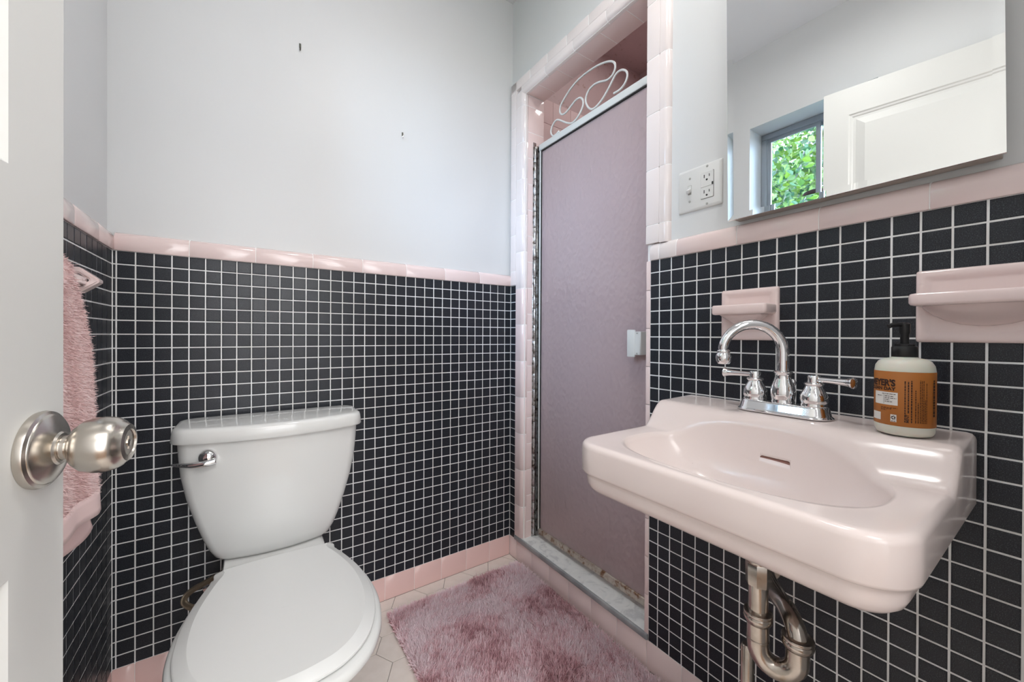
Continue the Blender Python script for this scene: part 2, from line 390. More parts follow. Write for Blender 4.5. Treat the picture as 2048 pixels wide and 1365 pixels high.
# left wall with the window hole
WY0, WY1, WZ0, WZ1 = -0.435, -0.93, 1.30, 2.033
WX = WL-0.16
bm = bmesh.new()
add_box(bm, WX-0.02, WL, WY0, 0.14, -0.05, CEIL+0.05); add_box(bm, WX-0.02, WL, YF-0.12, WY1, -0.05, CEIL+0.05)
add_box(bm, WX-0.02, WL, WY1, WY0, WZ1, CEIL+0.05); add_box(bm, WX-0.02, WL, WY1, WY0, -0.05, WZ0)
wall_left = struct(bm_to('wall_left', bm, M['plaster']), 'white painted wall over black tiles with deep window recess')
box('mortar_bed', M['grout'], LXT-0.0125, LXT-0.0011, YF, 0.0, BASEZ-0.03, CAPT-0.02, parent=wall_left)
DX0, DX1 = -1.235, -0.50
bm = bmesh.new()
add_box(bm, DX1, 0.104, YF-0.12, YF, -0.05, CEIL+0.05); add_box(bm, WX-0.02, DX0-0.01, YF-0.12, YF, -0.05, CEIL+0.05); add_box(bm, DX0-0.01, DX1, YF-0.12, YF, 2.03, CEIL+0.05)
wall_front = struct(bm_to('wall_front', bm, M['plaster']), 'white painted wall around the doorway behind the camera')
ceiling = struct(box('ceiling', M['ceil'], WX-0.02, 1.1, -3.6, 0.14, CEIL, CEIL+0.12), 'white painted ceiling')
floor = struct(box('floor', M['floor_grout'], WX-0.02, 0.02, YF-0.02, 0.02, -0.06, -0.0015), 'ivory hexagon tile floor')

# hallway beyond the doorway
struct(box('floor_hall', M['hallfloor'], -2.2, 1.1, -3.6, YF-0.02, -0.06, 0.0), 'brown wooden floor of the hallway')
bm = bmesh.new(); add_box(bm, -2.2, 1.1, -3.7, -3.6, -0.05, CEIL+0.05); add_box(bm, -2.3, -2.2, -3.7, YF-0.12, -0.05, CEIL+0.05); add_box(bm, 1.1, 1.2, -3.7, YF-0.12, -0.05, CEIL+0.05)
add_box(bm, -2.3, WX-0.02, YF-0.12, YF-0.02, -0.05, CEIL+0.05); add_box(bm, 0.104, 1.2, YF-0.12, YF-0.02, -0.05, CEIL+0.05)
struct(bm_to('wall_hall', bm, M['plaster']), 'white painted hallway walls behind the camera')
struct(box('ceiling_hall', M['ceil'], -2.3, WX-0.02, -3.6, YF-0.02, CEIL, CEIL+0.12), 'white painted ceiling of the hallway')

# ---------------------------------------------------------------- black wall tiles
def cell(zlo, zhi): return zlo+G/2, zhi-G/2
def row_spans():
    out = []
    edges = [CAPZ-0.0005] + [zrow(j) for j in range(1, 30)] + [BASEZ]
    for a, b in zip(edges[:-1], edges[1:]): out.append((b+G/2, a-G/2, a, b))
    out[-1] = (BASEZ+0.0012, out[-1][1], out[-1][2], out[-1][3]); out[0] = (out[0][0], CAPZ-0.0008, 0, 0)
    return out
ROWS = row_spans()
def wall_tiles(parent, cols, mk, score, U, N, nmax=300):
    cells = []
    for (a, b) in cols:
        for (z0, z1, _, _) in ROWS:
            cells.append((score(a, b, z0, z1), a, b, z0, z1))
    cells.sort(key=lambda c: -c[0])
    rest = []
    for i, (s_, a, b, z0, z1) in enumerate(cells):
        jit = random.uniform(-0.00025, 0.00025)
        o = mk(a, z0) + Vector(N)*jit
        if i < nmax and s_ > 0:
            tile('tile', M['black'], parent, o, U, Z, N, b-a, z1-z0)
        else: rest.append((o, b-a, z1-z0))
    if rest: tiles_joined('small_black_tiles', M['black'], parent, rest, U, Z, N)
def proj(p):
    d = p-CAM; fw = d.dot(F)
    if fw < 0.05: return None
    return 1024+f_px*d.dot(R1)/fw, cy+f_px*-d.dot(U1)/fw, fw
def vis(p, blocks):
    q = proj(p)
    if not q or not (0 < q[0] < 2048 and 0 < q[1] < 1365): return 0
    for x0, y0, x1, y1 in blocks:
        if x0 < q[0] < x1 and y0 < q[1] < y1: return 0
    return 1/q[2]
# back wall
bc = []
xs = [LXT] + [(i-33.834)*P for i in range(34)] + [0.0]
for a, b in zip(xs[:-1], xs[1:]):
    if b-a > 0.006: bc.append((a+G/2, b-G/2))
wall_tiles(wall_back, bc, lambda a, z: Vector((a, 0, z)),
           lambda a, b, z0, z1: vis(Vector(((a+b)/2, 0, (z0+z1)/2)), [(365, 860, 690, 1365), (340, 1120, 740, 1365)]), X, -Y)
# right wall (columns run towards the camera, U = -Y)
kY = 0.74281
rc = [(-(OY1-0.0135)+0.0008, kY-G/2)] + [(kY+k*P+G/2, kY+(k+1)*P-G/2) for k in range(0, 22)]
rc = [c for c in rc if c[1] < 1.555]
holes = [(0.919, 1.0415, 0.950, 1.068), (1.2495, 1.402, 0.950, 1.071)]
cells = []
for (a, b) in rc:
    for (z0, z1, _, _) in ROWS:
        cut = [(a, b, z0, z1)] if not any(a >= h[0]-0.004 and b <= h[1]+0.004 and z0 >= h[2]-0.006 and z1 <= h[3]+0.002 for h in holes) else []
        for c in cut:
            p = Vector((0, -(c[0]+c[1])/2, (c[2]+c[3])/2))
            v_ = vis(p, [(1330, 880, 1930, 1070), (1480, 1070, 1800, 1200)])
            cells.append((v_*(1+0.5*((c[1]-c[0]) > 0.02)), *c))
cells.sort(key=lambda c: -c[0]); rest = []
for i, (s_, a, b, z0, z1) in enumerate(cells):
    o = Vector((random.uniform(-.00025, .00025), -a, z0))
    if i < 290 and s_ > 0: tile('tile', M['black'], wall_right, o, -Y, Z, -X, b-a, z1-z0)
    else: rest.append((o, b-a, z1-z0))
# the narrow column between the corner and the shower opening
for (z0, z1, _, _) in ROWS:
    if z1 > 0.11: rest.append((Vector((0, -0.0018, z0)), 0.0345, z1-z0))
tiles_joined('small_black_tiles', M['black'], wall_right, rest, -Y, Z, -X)
# left wall (U = Y towards the corner)
lc = [(-0.0085, -0.0012)] + [(-(0.04643+m*P)+G/2+0.0, -(0.04643+(m-1)*P)-G/2) for m in range(0, 40)]
lc = [c for c in lc if c[0] > -1.5]
wall_tiles(wall_left, lc, lambda a, z: Vector((LXT, a, z)),
           lambda a, b, z0, z1: vis(Vector((LXT, (a+b)/2, (z0+z1)/2)), [(0, 0, 120, 1365), (0, 640, 185, 1090)]) if a > -0.36 else 0, Y, X)

def grout_run(parent, prof, o, U, V, N, length, k=0.965):
    cv, cn = sum(q[0] for q in prof)/len(prof), sum(q[1] for q in prof)/len(prof)
    pr_ = tuple((cv+(a-cv)*k, (cn+(b-cn)*k) if b < 0 else max(b-0.0007, cn+(b-cn)*0.86)) for a, b in prof)
    bm = bmesh.new(); loft(bm, [[Vector((u, a, b)) for a, b in pr_] for u in (0, length)]); bmesh.ops.recalc_face_normals(bm, faces=bm.faces[:])
    ob = bm_to('grout', bm, M['grout_pink'], parent, auto=50); ob.matrix_world = basis(o, U, V, N); return ob
# pink cap rail around the room: profile (v up, n out of the tile face)
CAPP = ((0.0, -0.009), (0.0, 0.0035), (0.002, 0.0045), (0.028, 0.0045), (0.036, 0.0035), (0.042, 0.0008), (0.0465, -0.004), (0.049, -0.0115), (0.049, -0.013))
rail_b = struct(empty('trim_1'), 'pink glazed cap rail on the wall behind the toilet')
L6 = 4.25*P
x = (4.03-33.834)*P
segs = [(LXT+0.003, x)]
while x+L6 < -0.01: segs.append((x, x+L6)); x += L6
segs.append((x, -0.001))
for a, b in segs: profile_piece('rail_tile', M['pink'], rail_b, CAPP, (a, 0, CAPZ), X, Z, -Y, b-a)
rail_r = struct(empty('trim_2'), 'pink glazed cap rail on the wall behind the sink')
ys = [0.7135, 0.744, 0.7962, 0.952, 1.1108, 1.2645, 1.42, YF*-1-0.002]
for a, b in zip(ys[:-1], ys[1:]): profile_piece('rail_tile', M['pink_light'] if b < 0.8 else M['pink'], rail_r, CAPP, (0, -a, CAPZ), -Y, Z, -X, b-a)
rail_l = struct(empty('trim_3'), 'pink glazed cap rail on the wall beside the towel')
y = -0.003; first = True
while y > -1.5:
    l_ = 0.12 if first else L6; first = False
    profile_piece('rail_tile', M['pink'], rail_l, CAPP, (LXT, max(y-l_, -1.55), CAPZ), Y, Z, X, min(l_, 1.55+y)); y -= l_
grout_run(rail_b, CAPP, (LXT+0.004, 0, CAPZ), X, Z, -Y, -LXT-0.006)
grout_run(rail_r, CAPP, (0, -0.7145, CAPZ), -Y, Z, -X, 0.842)
grout_run(rail_l, CAPP, (LXT, -1.545, CAPZ), Y, Z, X, 1.541)
# baseboards
BP = ((0.0, -0.006), (0.0, 0.001), (0.0815, 0.001), (0.083, 0.0), (0.083, -0.006))
base_b = struct(empty('baseboard_back'), 'pink tile skirting behind the toilet')
xs = [LXT] + [(i-33.834)*P for i in (1, 4, 7, 10, 13, 16, 19, 22, 25, 28, 31)] + [-0.001]
for a, b in zip(xs[:-1], xs[1:]): profile_piece('baseboard_tile', M['pink_deep'], base_b, BP, (a, 0, 0), X, Z, -Y, b-a, gap=0.0006)
base_r = struct(empty('baseboard_right'), 'pink tile skirting along the shower curb and under the sink')
ys = [0.002, 0.0523, 0.1605, 0.271, 0.3795, 0.490, 0.5995, 0.709, 0.8185, 0.928, 1.0375, 1.147, 1.2565, 1.366, 1.4755, 1.555]
for a, b in zip(ys[:-1], ys[1:]): profile_piece('baseboard_tile', M['pink'], base_r, BP, (0, -a, 0), -Y, Z, -X, b-a, gap=0.0006)
base_l = struct(empty('baseboard_left'), 'pink tile skirting under the towel')
y = -0.004
while y > -1.5:
    profile_piece('baseboard_tile', M['pink_deep'], base_l, BP, (LXT, max(y-0.1095, -1.555), 0), Y, Z, X, 0.1095 if y > -1.44 else 1.555+y, gap=0.0006); y -= 0.1095
for nm_, x0, x1, y0, y1 in (('b', LXT-0.0, -0.001, -0.0004, 0.012), ('l', LXT-0.012, LXT+0.0004, YF, -0.001), ('r', -0.0004, 0.012, YF, -0.001)):
    box('mortar', M['grout_pink'], x0, x1, y0, y1, 0.0, BASEZ-0.001, parent={'b': base_b, 'l': base_l, 'r': base_r}[nm_])

# ---------------------------------------------------------------- floor tiles (hexagons)
def clip_poly(pts, xmin, xmax, ymin, ymax):
    def cl(pts, f, ins):
        out = []
        for i in range(len(pts)):
            a, b = pts[i], pts[(i+1) % len(pts)]
            if ins(a): out.append(a)
            if ins(a) != ins(b): out.append(f(a, b))
        return out
    for ax, val, sg in ((0, xmin, 1), (0, xmax, -1), (1, ymin, 1), (1, ymax, -1)):
        ins = lambda p: (p[ax]-val)*sg >= 0
        def f(a, b):
            t = (val-a[ax])/(b[ax]-a[ax]); return (a[0]+(b[0]-a[0])*t, a[1]+(b[1]-a[1])*t)
        if pts: pts = cl(pts, f, ins)
    return pts
s = 0.0655; hexme = {}
for ix in range(-8, 8):
    for iy in range(-15, 5):
        cx = -0.567+ix*1.5*s; cyy = -0.2243+iy*math.sqrt(3)*s+(math.sqrt(3)/2*s if ix % 2 else 0)
        r_ = s-0.0010
        poly = [(cx+r_*math.cos(k*PI/3), cyy+r_*math.sin(k*PI/3)) for k in range(6)]
        pc = clip_poly(poly, LXT+0.002, -0.0025, YF-0.01, -0.0025)
        if len(pc) < 3: continue
        ar = abs(sum(pc[i][0]*pc[(i+1) % len(pc)][1]-pc[(i+1) % len(pc)][0]*pc[i][1] for i in range(len(pc))))/2
        if ar < 1e-4: continue
        full = ar > 0.999*2.598*r_*r_
        if full and 'f' in hexme:
            o = bpy.data.objects.new('tile', hexme['f']); COL.objects.link(o); o.parent = floor; o.location = (cx, cyy, 0); continue
        bm = bmesh.new(); q = [(a-cx, b-cyy) for a, b in pc]
        mx_, my_ = sum(a for a, b in q)/len(q), sum(b for a, b in q)/len(q)
        rg = lambda k, z: [Vector((mx_+(a-mx_)*k, my_+(b-my_)*k, z)) for a, b in q]
        loft(bm, [rg(1, -0.006), rg(1, -0.0006), rg(0.985, 0.0)], cap0=False)
        me = bpy.data.meshes.new('tile'); bm.normal_update(); bm.to_mesh(me); bm.free(); me.materials.append(M['floor_tile'])
        if full: hexme['f'] = me
        o = bpy.data.objects.new('tile', me); COL.objects.link(o); o.parent = floor; o.location = (cx, cyy, 0)

# ---------------------------------------------------------------- shower opening surround
sur = struct(empty('trim_4'), 'pink tile surround of the shower opening')
TJ = [1.7465-0.1095*k for k in range(-3, 16)]          # joints, spacing 4 1/4 inch
def spans(z0, z1, joints, g=0.001):
    js = sorted([j for j in joints if z0+0.006 < j < z1-0.006]); e = [z0]+js+[z1]
    return [(a+g, b-g) for a, b in zip(e[:-1], e[1:])]
OTZ = 2.045
# left flat strip above the wainscot and on the corner
for a, b in spans(CAPZ, OTZ, [1.235+0.1535*k for k in range(0, 6)]):
    tile('tile', M['pink_light'], sur, (-0.004, -0.0015, a), -Y, Z, -X, 0.0400, b-a, t=0.015, bev=0.001)
# quarter-round strip left: profile (v across towards the camera, n out)
QP = [(0.0, -0.02), (0.0, 0.004)] + [(0.0335+0.020*math.sin(k/6*PI/2)-0.002, 0.004-0.020*(1-math.cos(k/6*PI/2))) for k in range(7)] + [(0.0515, -0.02)]
QP = tuple(QP)
for a, b in spans(0.1035, OZ+0.02, [0.236+0.1535*k for k in range(12)], 0.0):
    profile_piece('bullnose_tile', M['pink_light'] if a > 1.15 else M['pink'], sur, tuple((p[0], p[1]) for p in QP), (0.0, -0.0435, a), Z, -Y, -X, b-a)
# reveal left, facing the camera
for a, b in spans(0.1035, OZ, [1.924, 1.816] + [1.816-0.1095*k for k in range(1, 17)]):
    tile('tile', M['pink'], sur, (0.0175, OY0, a), X, Z, -Y, 0.0865, b-a, t=0.006, bev=0.0012)
box('reveal_mortar', M['grout_pink'], 0.006, 0.1035, OY0+0.0007, OY0+0.02, 0.1035, OZ+0.01, parent=sur)
# reveal right, facing the toilet wall (seen edge-on)
for a, b in spans(0.1035, OZ, TJ):
    tile('tile', M['pink'], sur, (0.1035, OY1, a), -X, Z, Y, 0.0945, b-a, t=0.006, bev=0.0012)
for a, b in spans(0.100, CAPZ, TJ):
    tile('tile', M['pink'], sur, (-0.0005, OY1-0.0002, a), -Y, Z, -X, 0.0128, b-a, t=0.012, bev=0.0012)
box('reveal_mortar', M['grout_pink'], 0.006, 0.1035, OY1-0.02, OY1-0.0007, 0.1035, OZ+0.01, parent=sur)
# right face strip above the rail: flat tile + bullnose towards the plaster
RJ = [1.7465-0.1575*k for k in range(-3, 4)]
RP = [(0.0, -0.012), (0.0, 0.004)] + [(0.0125+0.016*math.sin(k/6*PI/2), 0.004-0.016*(1-math.cos(k/6*PI/2))) for k in range(7)]
for a, b in spans(CAPT-0.002, OTZ+0.3, RJ):
    tile('tile', M['pink_light'], sur, (-0.004, OY1-0.0002, a), -Y, Z, -X, 0.0425, b-a, t=0.015, bev=0.0012)
for a, b in spans(CAPT-0.004, OTZ, RJ, 0.0):
    profile_piece('bullnose_tile', M['pink_light'], sur, tuple(RP), (0.0, -0.7435, a), Z, -Y, -X, b-a)
# head: underside tiles, rounded front strip and flat band
HJ = [-0.17-0.1095*k for k in range(0, 6)]
e = [OY0] + HJ[:5] + [OY1]
for a, b in zip(e[:-1], e[1:]):
    if a-b > 0.01: tile('tile', M['pink'], sur, (0.0175, b+0.001, OZ), Y, X, -Z, a-b-0.002, 0.0865, t=0.006, bev=0.0012)
box('reveal_mortar', M['grout_pink'], 0.006, 0.1035, OY1, OY0, OZ+0.0007, OZ+0.012, parent=sur)
HP = [(0.0, -0.018)] + [(-0.0+0.018*(1-math.sin(k/6*PI/2)), 0.004-0.018*(1-math.cos(k/6*PI/2))) for k in range(6, -1, -1)] + [(0.036, 0.004), (0.036, -0.012)]
y = OY1+0.002; e = [OY1]
hb = [-0.075, -0.2325, -0.388, -0.543, -0.700]
for a, b in zip(hb[:-1], hb[1:]):
    profile_piece('bullnose_tile', M['pink_light'], sur, tuple(HP), (0.0, a, OZ), -Y, Z, -X, a-b)
hb = [-0.0015, -0.1375, -0.247, -0.3565, -0.466, -0.5755, -0.700]
for a, b in zip(hb[:-1], hb[1:]):
    tile('tile', M['pink_light'], sur, (-0.004, a-0.001, OZ+0.037), -Y, Z, -X, a-b-0.002, OTZ-OZ-0.037, t=0.015, bev=0.002)
grout_run(sur, QP, (0.0, -0.0435, 0.104), Z, -Y, -X, OZ-0.09)
grout_run(sur, tuple(RP), (0.0, -0.7435, CAPT), Z, -Y, -X, OTZ-CAPT-0.003)
grout_run(sur, tuple(HP), (0.0, -0.077, OZ), -Y, Z, -X, 0.62)
box('flat_mortar', M['grout_pink'], -0.0032, 0.010, -0.0410, -0.003, CAPZ+0.002, OTZ-0.002, parent=sur)
box('flat_mortar', M['grout_pink'], -0.0032, 0.010, OY1-0.041, OY1-0.002, CAPT, OTZ-0.002, parent=sur)
box('flat_mortar', M['grout_pink'], -0.0032, 0.010, OY1+0.001, -0.003, OZ+0.038, OTZ-0.002, parent=sur)
# marble sill
sill = empty('marble_sill', (0, 0, 0)); tag(sill, 'white grey-veined marble sill on the pink shower curb', 'sill')
bm = bmesh.new(); add_box(bm, 0.002, 0.102, -0.7115, -0.0415, 0.0845, 0.1030, 0.001); bm_to('slab', bm, M['marble'], sill)
bm = bmesh.new(); add_box(bm, -0.006, 0.0035, -0.7125, -0.0405, 0.0838, 0.1020, 0.003, 2); o = bm_to('nosing', bm, M['marble_edge'], sill, auto=60); o['label'] = 'darker grey rounded front edge'

# ---------------------------------------------------------------- shower interior
SX1, SY0, SY1 = 0.84, -0.02, -0.80
bm = bmesh.new()
add_box(bm, 0.104, SX1+0.1, SY0, 0.14, -0.05, CEIL); add_box(bm, 0.104, SX1+0.1, SY1-0.1, SY1, -0.05, CEIL); add_box(bm, SX1, SX1+0.1, SY1, SY0, -0.05, CEIL)
ws = struct(bm_to('wall_shower', bm, M['shower_paint']), 'pink tiled shower walls under peeling paint')
struct(box('floor_shower', M['pink_matte'], 0.104, SX1, SY1, SY0, -0.05, 0.03), 'pink shower floor')
struct(box('ceiling_shower', M['shower_paint'], 0.104, SX1+0.1, SY1-0.1, SY0, CEIL-0.012, CEIL-0.001), 'shower ceiling with spotted peeling paint')
big = []
TT = 0.1080
for iz in range(19):
    z0 = 2.04-0.1095*(iz+1)
    h_ = TT
    if z0 < 0.03: continue
    for ix in range(7):
        x0 = 0.105+0.1095*ix; w_ = min(TT, SX1-0.008-x0)
        if w_ < 0.02: continue
        o = (x0, SY0-0.006, z0)
        if z0 > 1.6: tile('tile', M['pink_matte'], ws, o, X, Z, -Y, w_, h_, bev=0.0012)
        else: big.append((o, w_, h_))
tiles_joined('lower_pink_tiles', M['pink_matte'], ws, big, X, Z, -Y, bev=0.0012)
big = []
for iz in range(19):
    z0 = 2.04-0.1095*(iz+1)
    if z0 < 0.03: continue
    for ix in range(8):
        y0 = SY0-0.007-0.1095*ix; w_ = min(TT, y0-SY1-0.001)
        if w_ < 0.02: continue
        big.append(((SX1-0.006, y0, z0), w_, TT))
tiles_joined('far_pink_tiles', M['pink_matte'], ws, big, -Y, Z, -X, bev=0.0012)
big = []
for iz in range(19):
    z0 = 2.04-0.1095*(iz+1)
    if z0 < 0.03: continue
    for ix in range(7):
        x0 = SX1-0.007-0.1095*ix; w_ = min(TT, x0-0.105)
        if w_ < 0.02: continue
        big.append(((x0, SY1+0.006, z0), w_, TT))
tiles_joined('near_pink_tiles', M['pink_matte'], ws, big, -X, Z, Y, bev=0.0012)

# ---------------------------------------------------------------- shower door
sd = empty('shower_door', (0.075, -0.1, 0.11)); tag(sd, 'white-framed shower door with hammered translucent glass above the marble sill', 'shower door')
def sdo(name, m, b, bev=0.0, auto=None):
    o = bm_to(name, b, m, sd, auto=auto); o.matrix_world = Matrix.Identity(4) @ Matrix.Translation((0, 0, 0)); o.matrix_parent_inverse = Matrix.Translation((-0.075, 0.1, -0.11)); o.matrix_basis = Matrix.Identity(4); return o
DXc = 0.075; DT = 1.765; DB = 0.117; YL = -0.112; YR = OY1+0.004
bm = bmesh.new(); add_box(bm, DXc-0.011, DXc+0.011, YR, YL, DT-0.026, DT, 0.002, 2); o = sdo('top_rail', M['alu'], bm, auto=50)
bm = bmesh.new(); add_box(bm, DXc-0.009, DXc+0.009, YR, YL, DB, DB+0.026, 0.004, 2); o = sdo('bottom_rail', M['rusty'], bm, auto=50); o['label'] = 'bottom rail with brown rust along its top'
bm = bmesh.new(); add_box(bm, DXc-0.009, DXc+0.009, YL-0.010, YL, DB, DT-0.002, 0.002, 1); sdo('side_rail', M['alu'], bm, auto=50)
bm = bmesh.new(); add_box(bm, DXc-0.009, DXc+0.009, YR, YR+0.012, DB, DT-0.002, 0.002, 1); sdo('side_rail', M['alu'], bm, auto=50)
bm = bmesh.new(); add_box(bm, DXc-0.007, DXc+0.007, YL-0.0125, YL-0.0095, DB+0.024, DT-0.025); add_box(bm, DXc-0.0075, DXc+0.0075, YR+0.01, YL-0.01, DT-0.0305, DT-0.0255)
sdo('gasket', M['gasket'], bm)
bm = bmesh.new(); add_box(bm, DXc-0.0025, DXc+0.0025, YR+0.010, YL-0.010, DB+0.02, DT-0.02); o = sdo('glass_panel', M['hammered'], bm)
bm = bmesh.new(); add_box(bm, 0.045, 0.060, OY0-0.004, OY0-0.0005, 0.104, DT+0.012, 0.0008); add_box(bm, 0.062, 0.088, OY0-0.010, OY0-0.0005, 0.104, DT-0.002, 0.001)
for k in range(24):
    z0 = 0.115+k*0.0685
    lathe(bm, [(0.0046, 0), (0.0052, 0.001), (0.0052, 0.065), (0.0046, 0.066)], 12, Matrix.Translation((0.052, OY0-0.0085, z0)))
sdo('piano_hinge', M['hinge'], bm, auto=40)
bm = bmesh.new(); add_box(bm, DXc-0.040, DXc-0.034, -0.632, -0.603, 0.893, 0.978, 0.002, 2); add_box(bm, DXc-0.036, DXc-0.004, -0.652, -0.646, 0.900, 0.972, 0.001); add_box(bm, DXc-0.038, DXc-0.034, -0.651, -0.628, 0.900, 0.972, 0.001)
o = sdo('pull_handle', M['alu'], bm, auto=40)
bm = bmesh.new()
for z in (0.905, 0.968): lathe(bm, [(0.003, 0), (0.003, 0.003), (0.0015, 0.004)], 12, Matrix.Translation((DXc-0.036, -0.640, z)) @ Matrix.Rotation(-PI/2, 4, 'Y'))
sdo('handle_screws', M['screw'], bm)
scroll = [(-0.228, 1.777), (-0.208, 1.771), (-0.19, 1.773), (-0.177, 1.792), (-0.183, 1.812), (-0.2, 1.826), (-0.22, 1.827), (-0.247, 1.808), (-0.289, 1.780), (-0.316, 1.775), (-0.346, 1.792), (-0.363, 1.814), (-0.361, 1.836), (-0.346, 1.852), (-0.32, 1.853), (-0.293, 1.841), (-0.265, 1.831), (-0.244, 1.835), (-0.232, 1.852), (-0.237, 1.875), (-0.26, 1.892), (-0.301, 1.915), (-0.353, 1.926), (-0.415, 1.924), (-0.457, 1.916), (-0.494, 1.902), (-0.512, 1.885), (-0.515, 1.865), (-0.501, 1.848), (-0.476, 1.845), (-0.439, 1.86), (-0.403, 1.861), (-0.383, 1.848), (-0.375, 1.828), (-0.382, 1.804), (-0.4, 1.782), (-0.42, 1.776), (-0.447, 1.784), (-0.469, 1.798), (-0.494, 1.821), (-0.515, 1.843), (-0.533, 1.847), (-0.55, 1.841), (-0.565, 1.824), (-0.565, 1.805), (-0.553, 1.79), (-0.533, 1.782), (-0.509, 1.784)]
pth = catmull([(0.075, a, b) for a, b in scroll], 4)
for _ in range(3):
    pth = [pth[0]] + [(pth[i-1]+pth[i]*2+pth[i+1])/4 for i in range(1, len(pth)-1)] + [pth[-1]]
bm = bmesh.new(); tube(bm, pth, 0.0037, 10)
o = sdo('scroll_ornament', M['alu'], bm, auto=80); o['label'] = 'white bent-wire scroll on top of the frame'

# ---------------------------------------------------------------- entry door (open, at the left edge)
DE = Vector((-1.118, -0.789, 0)); th = math.radians(9.0)
dd = Vector((-math.sin(th), -math.cos(th), 0)); dn = Vector((math.cos(th), -math.sin(th), 0))
door = struct(empty('door_1', (0, 0, 0)), 'white panelled door standing open at the left edge')
door.matrix_world = basis(DE, dd, Z, dn)      # local: x along leaf from the free edge, y up, z out of the face
DW, DH, DTH = 0.70, 1.975, 0.035
st = 0.080
panels = [(st, DW-st, 1.110, 1.865), (st, DW-st, 0.235, 0.735)]
bm = bmesh.new()
xs_ = sorted({0, DW} | {p[0] for p in panels} | {p[1] for p in panels}); zs_ = sorted({0.012, DH} | {p[2] for p in panels} | {p[3] for p in panels})
def ispanel(a, b): return any(p[0] <= a < p[1] and p[2] <= b < p[3] for p in panels)
vg = {}
def gv(a, b, c):
    k = (round(a, 5), round(b, 5), round(c, 5))
    if k not in vg: vg[k] = bm.verts.new(k)
    return vg[k]
for zf, sg in ((0, 1), (-DTH, -1)):
    for i in range(len(xs_)-1):
        for j in range(len(zs_)-1):
            if ispanel(xs_[i], zs_[j]): continue
            q = [gv(xs_[i], zs_[j], zf), gv(xs_[i+1], zs_[j], zf), gv(xs_[i+1], zs_[j+1], zf), gv(xs_[i], zs_[j+1], zf)]
            bm.faces.new(q if sg > 0 else q[::-1])
    for p in panels:
        rr_ = []
        for ins, dz in ((0, 0), (0.004, -0.004), (0.010, -0.005), (0.014, -0.009), (0.022, -0.009), (0.050, -0.003)):
            rr_.append([(p[0]+ins, p[2]+ins, zf+sg*dz), (p[1]-ins, p[2]+ins, zf+sg*dz), (p[1]-ins, p[3]-ins, zf+sg*dz), (p[0]+ins, p[3]-ins, zf+sg*dz)])
        V_ = [[gv(*c) for c in r] for r in rr_]
        for a, b in zip(V_[:-1], V_[1:]):
            for i in range(4):
                q = (a[i], a[(i+1) % 4], b[(i+1) % 4], b[i]); bm.faces.new(q if sg > 0 else q[::-1])
        bm.faces.new(V_[-1] if sg > 0 else V_[-1][::-1])
for i in range(len(xs_)-1):
    for zz in (zs_[0], zs_[-1]): bm.faces.new([gv(xs_[i], zz, 0), gv(xs_[i+1], zz, 0), gv(xs_[i+1], zz, -DTH), gv(xs_[i], zz, -DTH)])
for j in range(len(zs_)-1):
    for xx in (0, DW): bm.faces.new([gv(xx, zs_[j], 0), gv(xx, zs_[j+1], 0), gv(xx, zs_[j+1], -DTH), gv(xx, zs_[j], -DTH)])
bmesh.ops.recalc_face_normals(bm, faces=bm.faces[:])
bm_to('door_leaf', bm, M['door'], door)
# knob
KB, KZ = 0.040, 0.842
kb = link('door_knob', bpy.data.meshes.new('door_knob'), M['nickel'], door)
bm = bmesh.new()
kp = [(0.0, 0.047), (0.0118, 0.047), (0.0125, 0.050), (0.0200, 0.054), (0.0258, 0.0605), (0.0283, 0.069), (0.0285, 0.077), (0.0268, 0.0845), (0.0240, 0.0890), (0.0225, 0.0897), (0.0190, 0.0945), (0.0140, 0.0955), (0.0132, 0.0940), (0.0, 0.0940)]
lathe(bm, [(max(r, 1e-4), z-0.0262) for r, z in kp], 48)
lathe(bm, [(0.0122, 0.010), (0.0122, 0.0225)], 32)
bmesh.ops.recalc_face_normals(bm, faces=bm.faces[:]); bm.to_mesh(kb.data); bm.free()
for p in kb.data.polygons: p.use_smooth = True
kb.data.set_sharp_from_angle(angle=math.radians(35)); kb.location = (KB, KZ, 0)
bm = bmesh.new()
lathe(bm, [(0.0375, 0.0002), (0.0382, 0.003), (0.0372, 0.0065), (0.0345, 0.0080), (0.0340, 0.0090), (0.0325, 0.0100), (0.0205, 0.0150), (0.0165, 0.0162), (0.0150, 0.0180), (0.0125, 0.0183), (0.0122, 0.017)], 48)
o = bm_to('rose', bm, M['nickel'], kb, auto=30)
bm = bmesh.new(); add_box(bm, -0.0012, 0.0012, -0.007, 0.007, 0.0674, 0.0688, 0.0004); lathe(bm, [(0.0045, 0.0673), (0.0045, 0.0686), (0.001, 0.0690)], 16)
bm_to('privacy_button', bm, M['nickel'], kb)
bm = bmesh.new()
for dx in (0.0195, 0.0222, ): lathe(bm, [(0.0018, 0), (0.0018, 0.0004)], 10, Matrix.Translation((0, -0.0122, dx)) @ Matrix.Rotation(PI/2, 4, 'X'))
o = bm_to('set_screw', bm, M['screw'], kb)

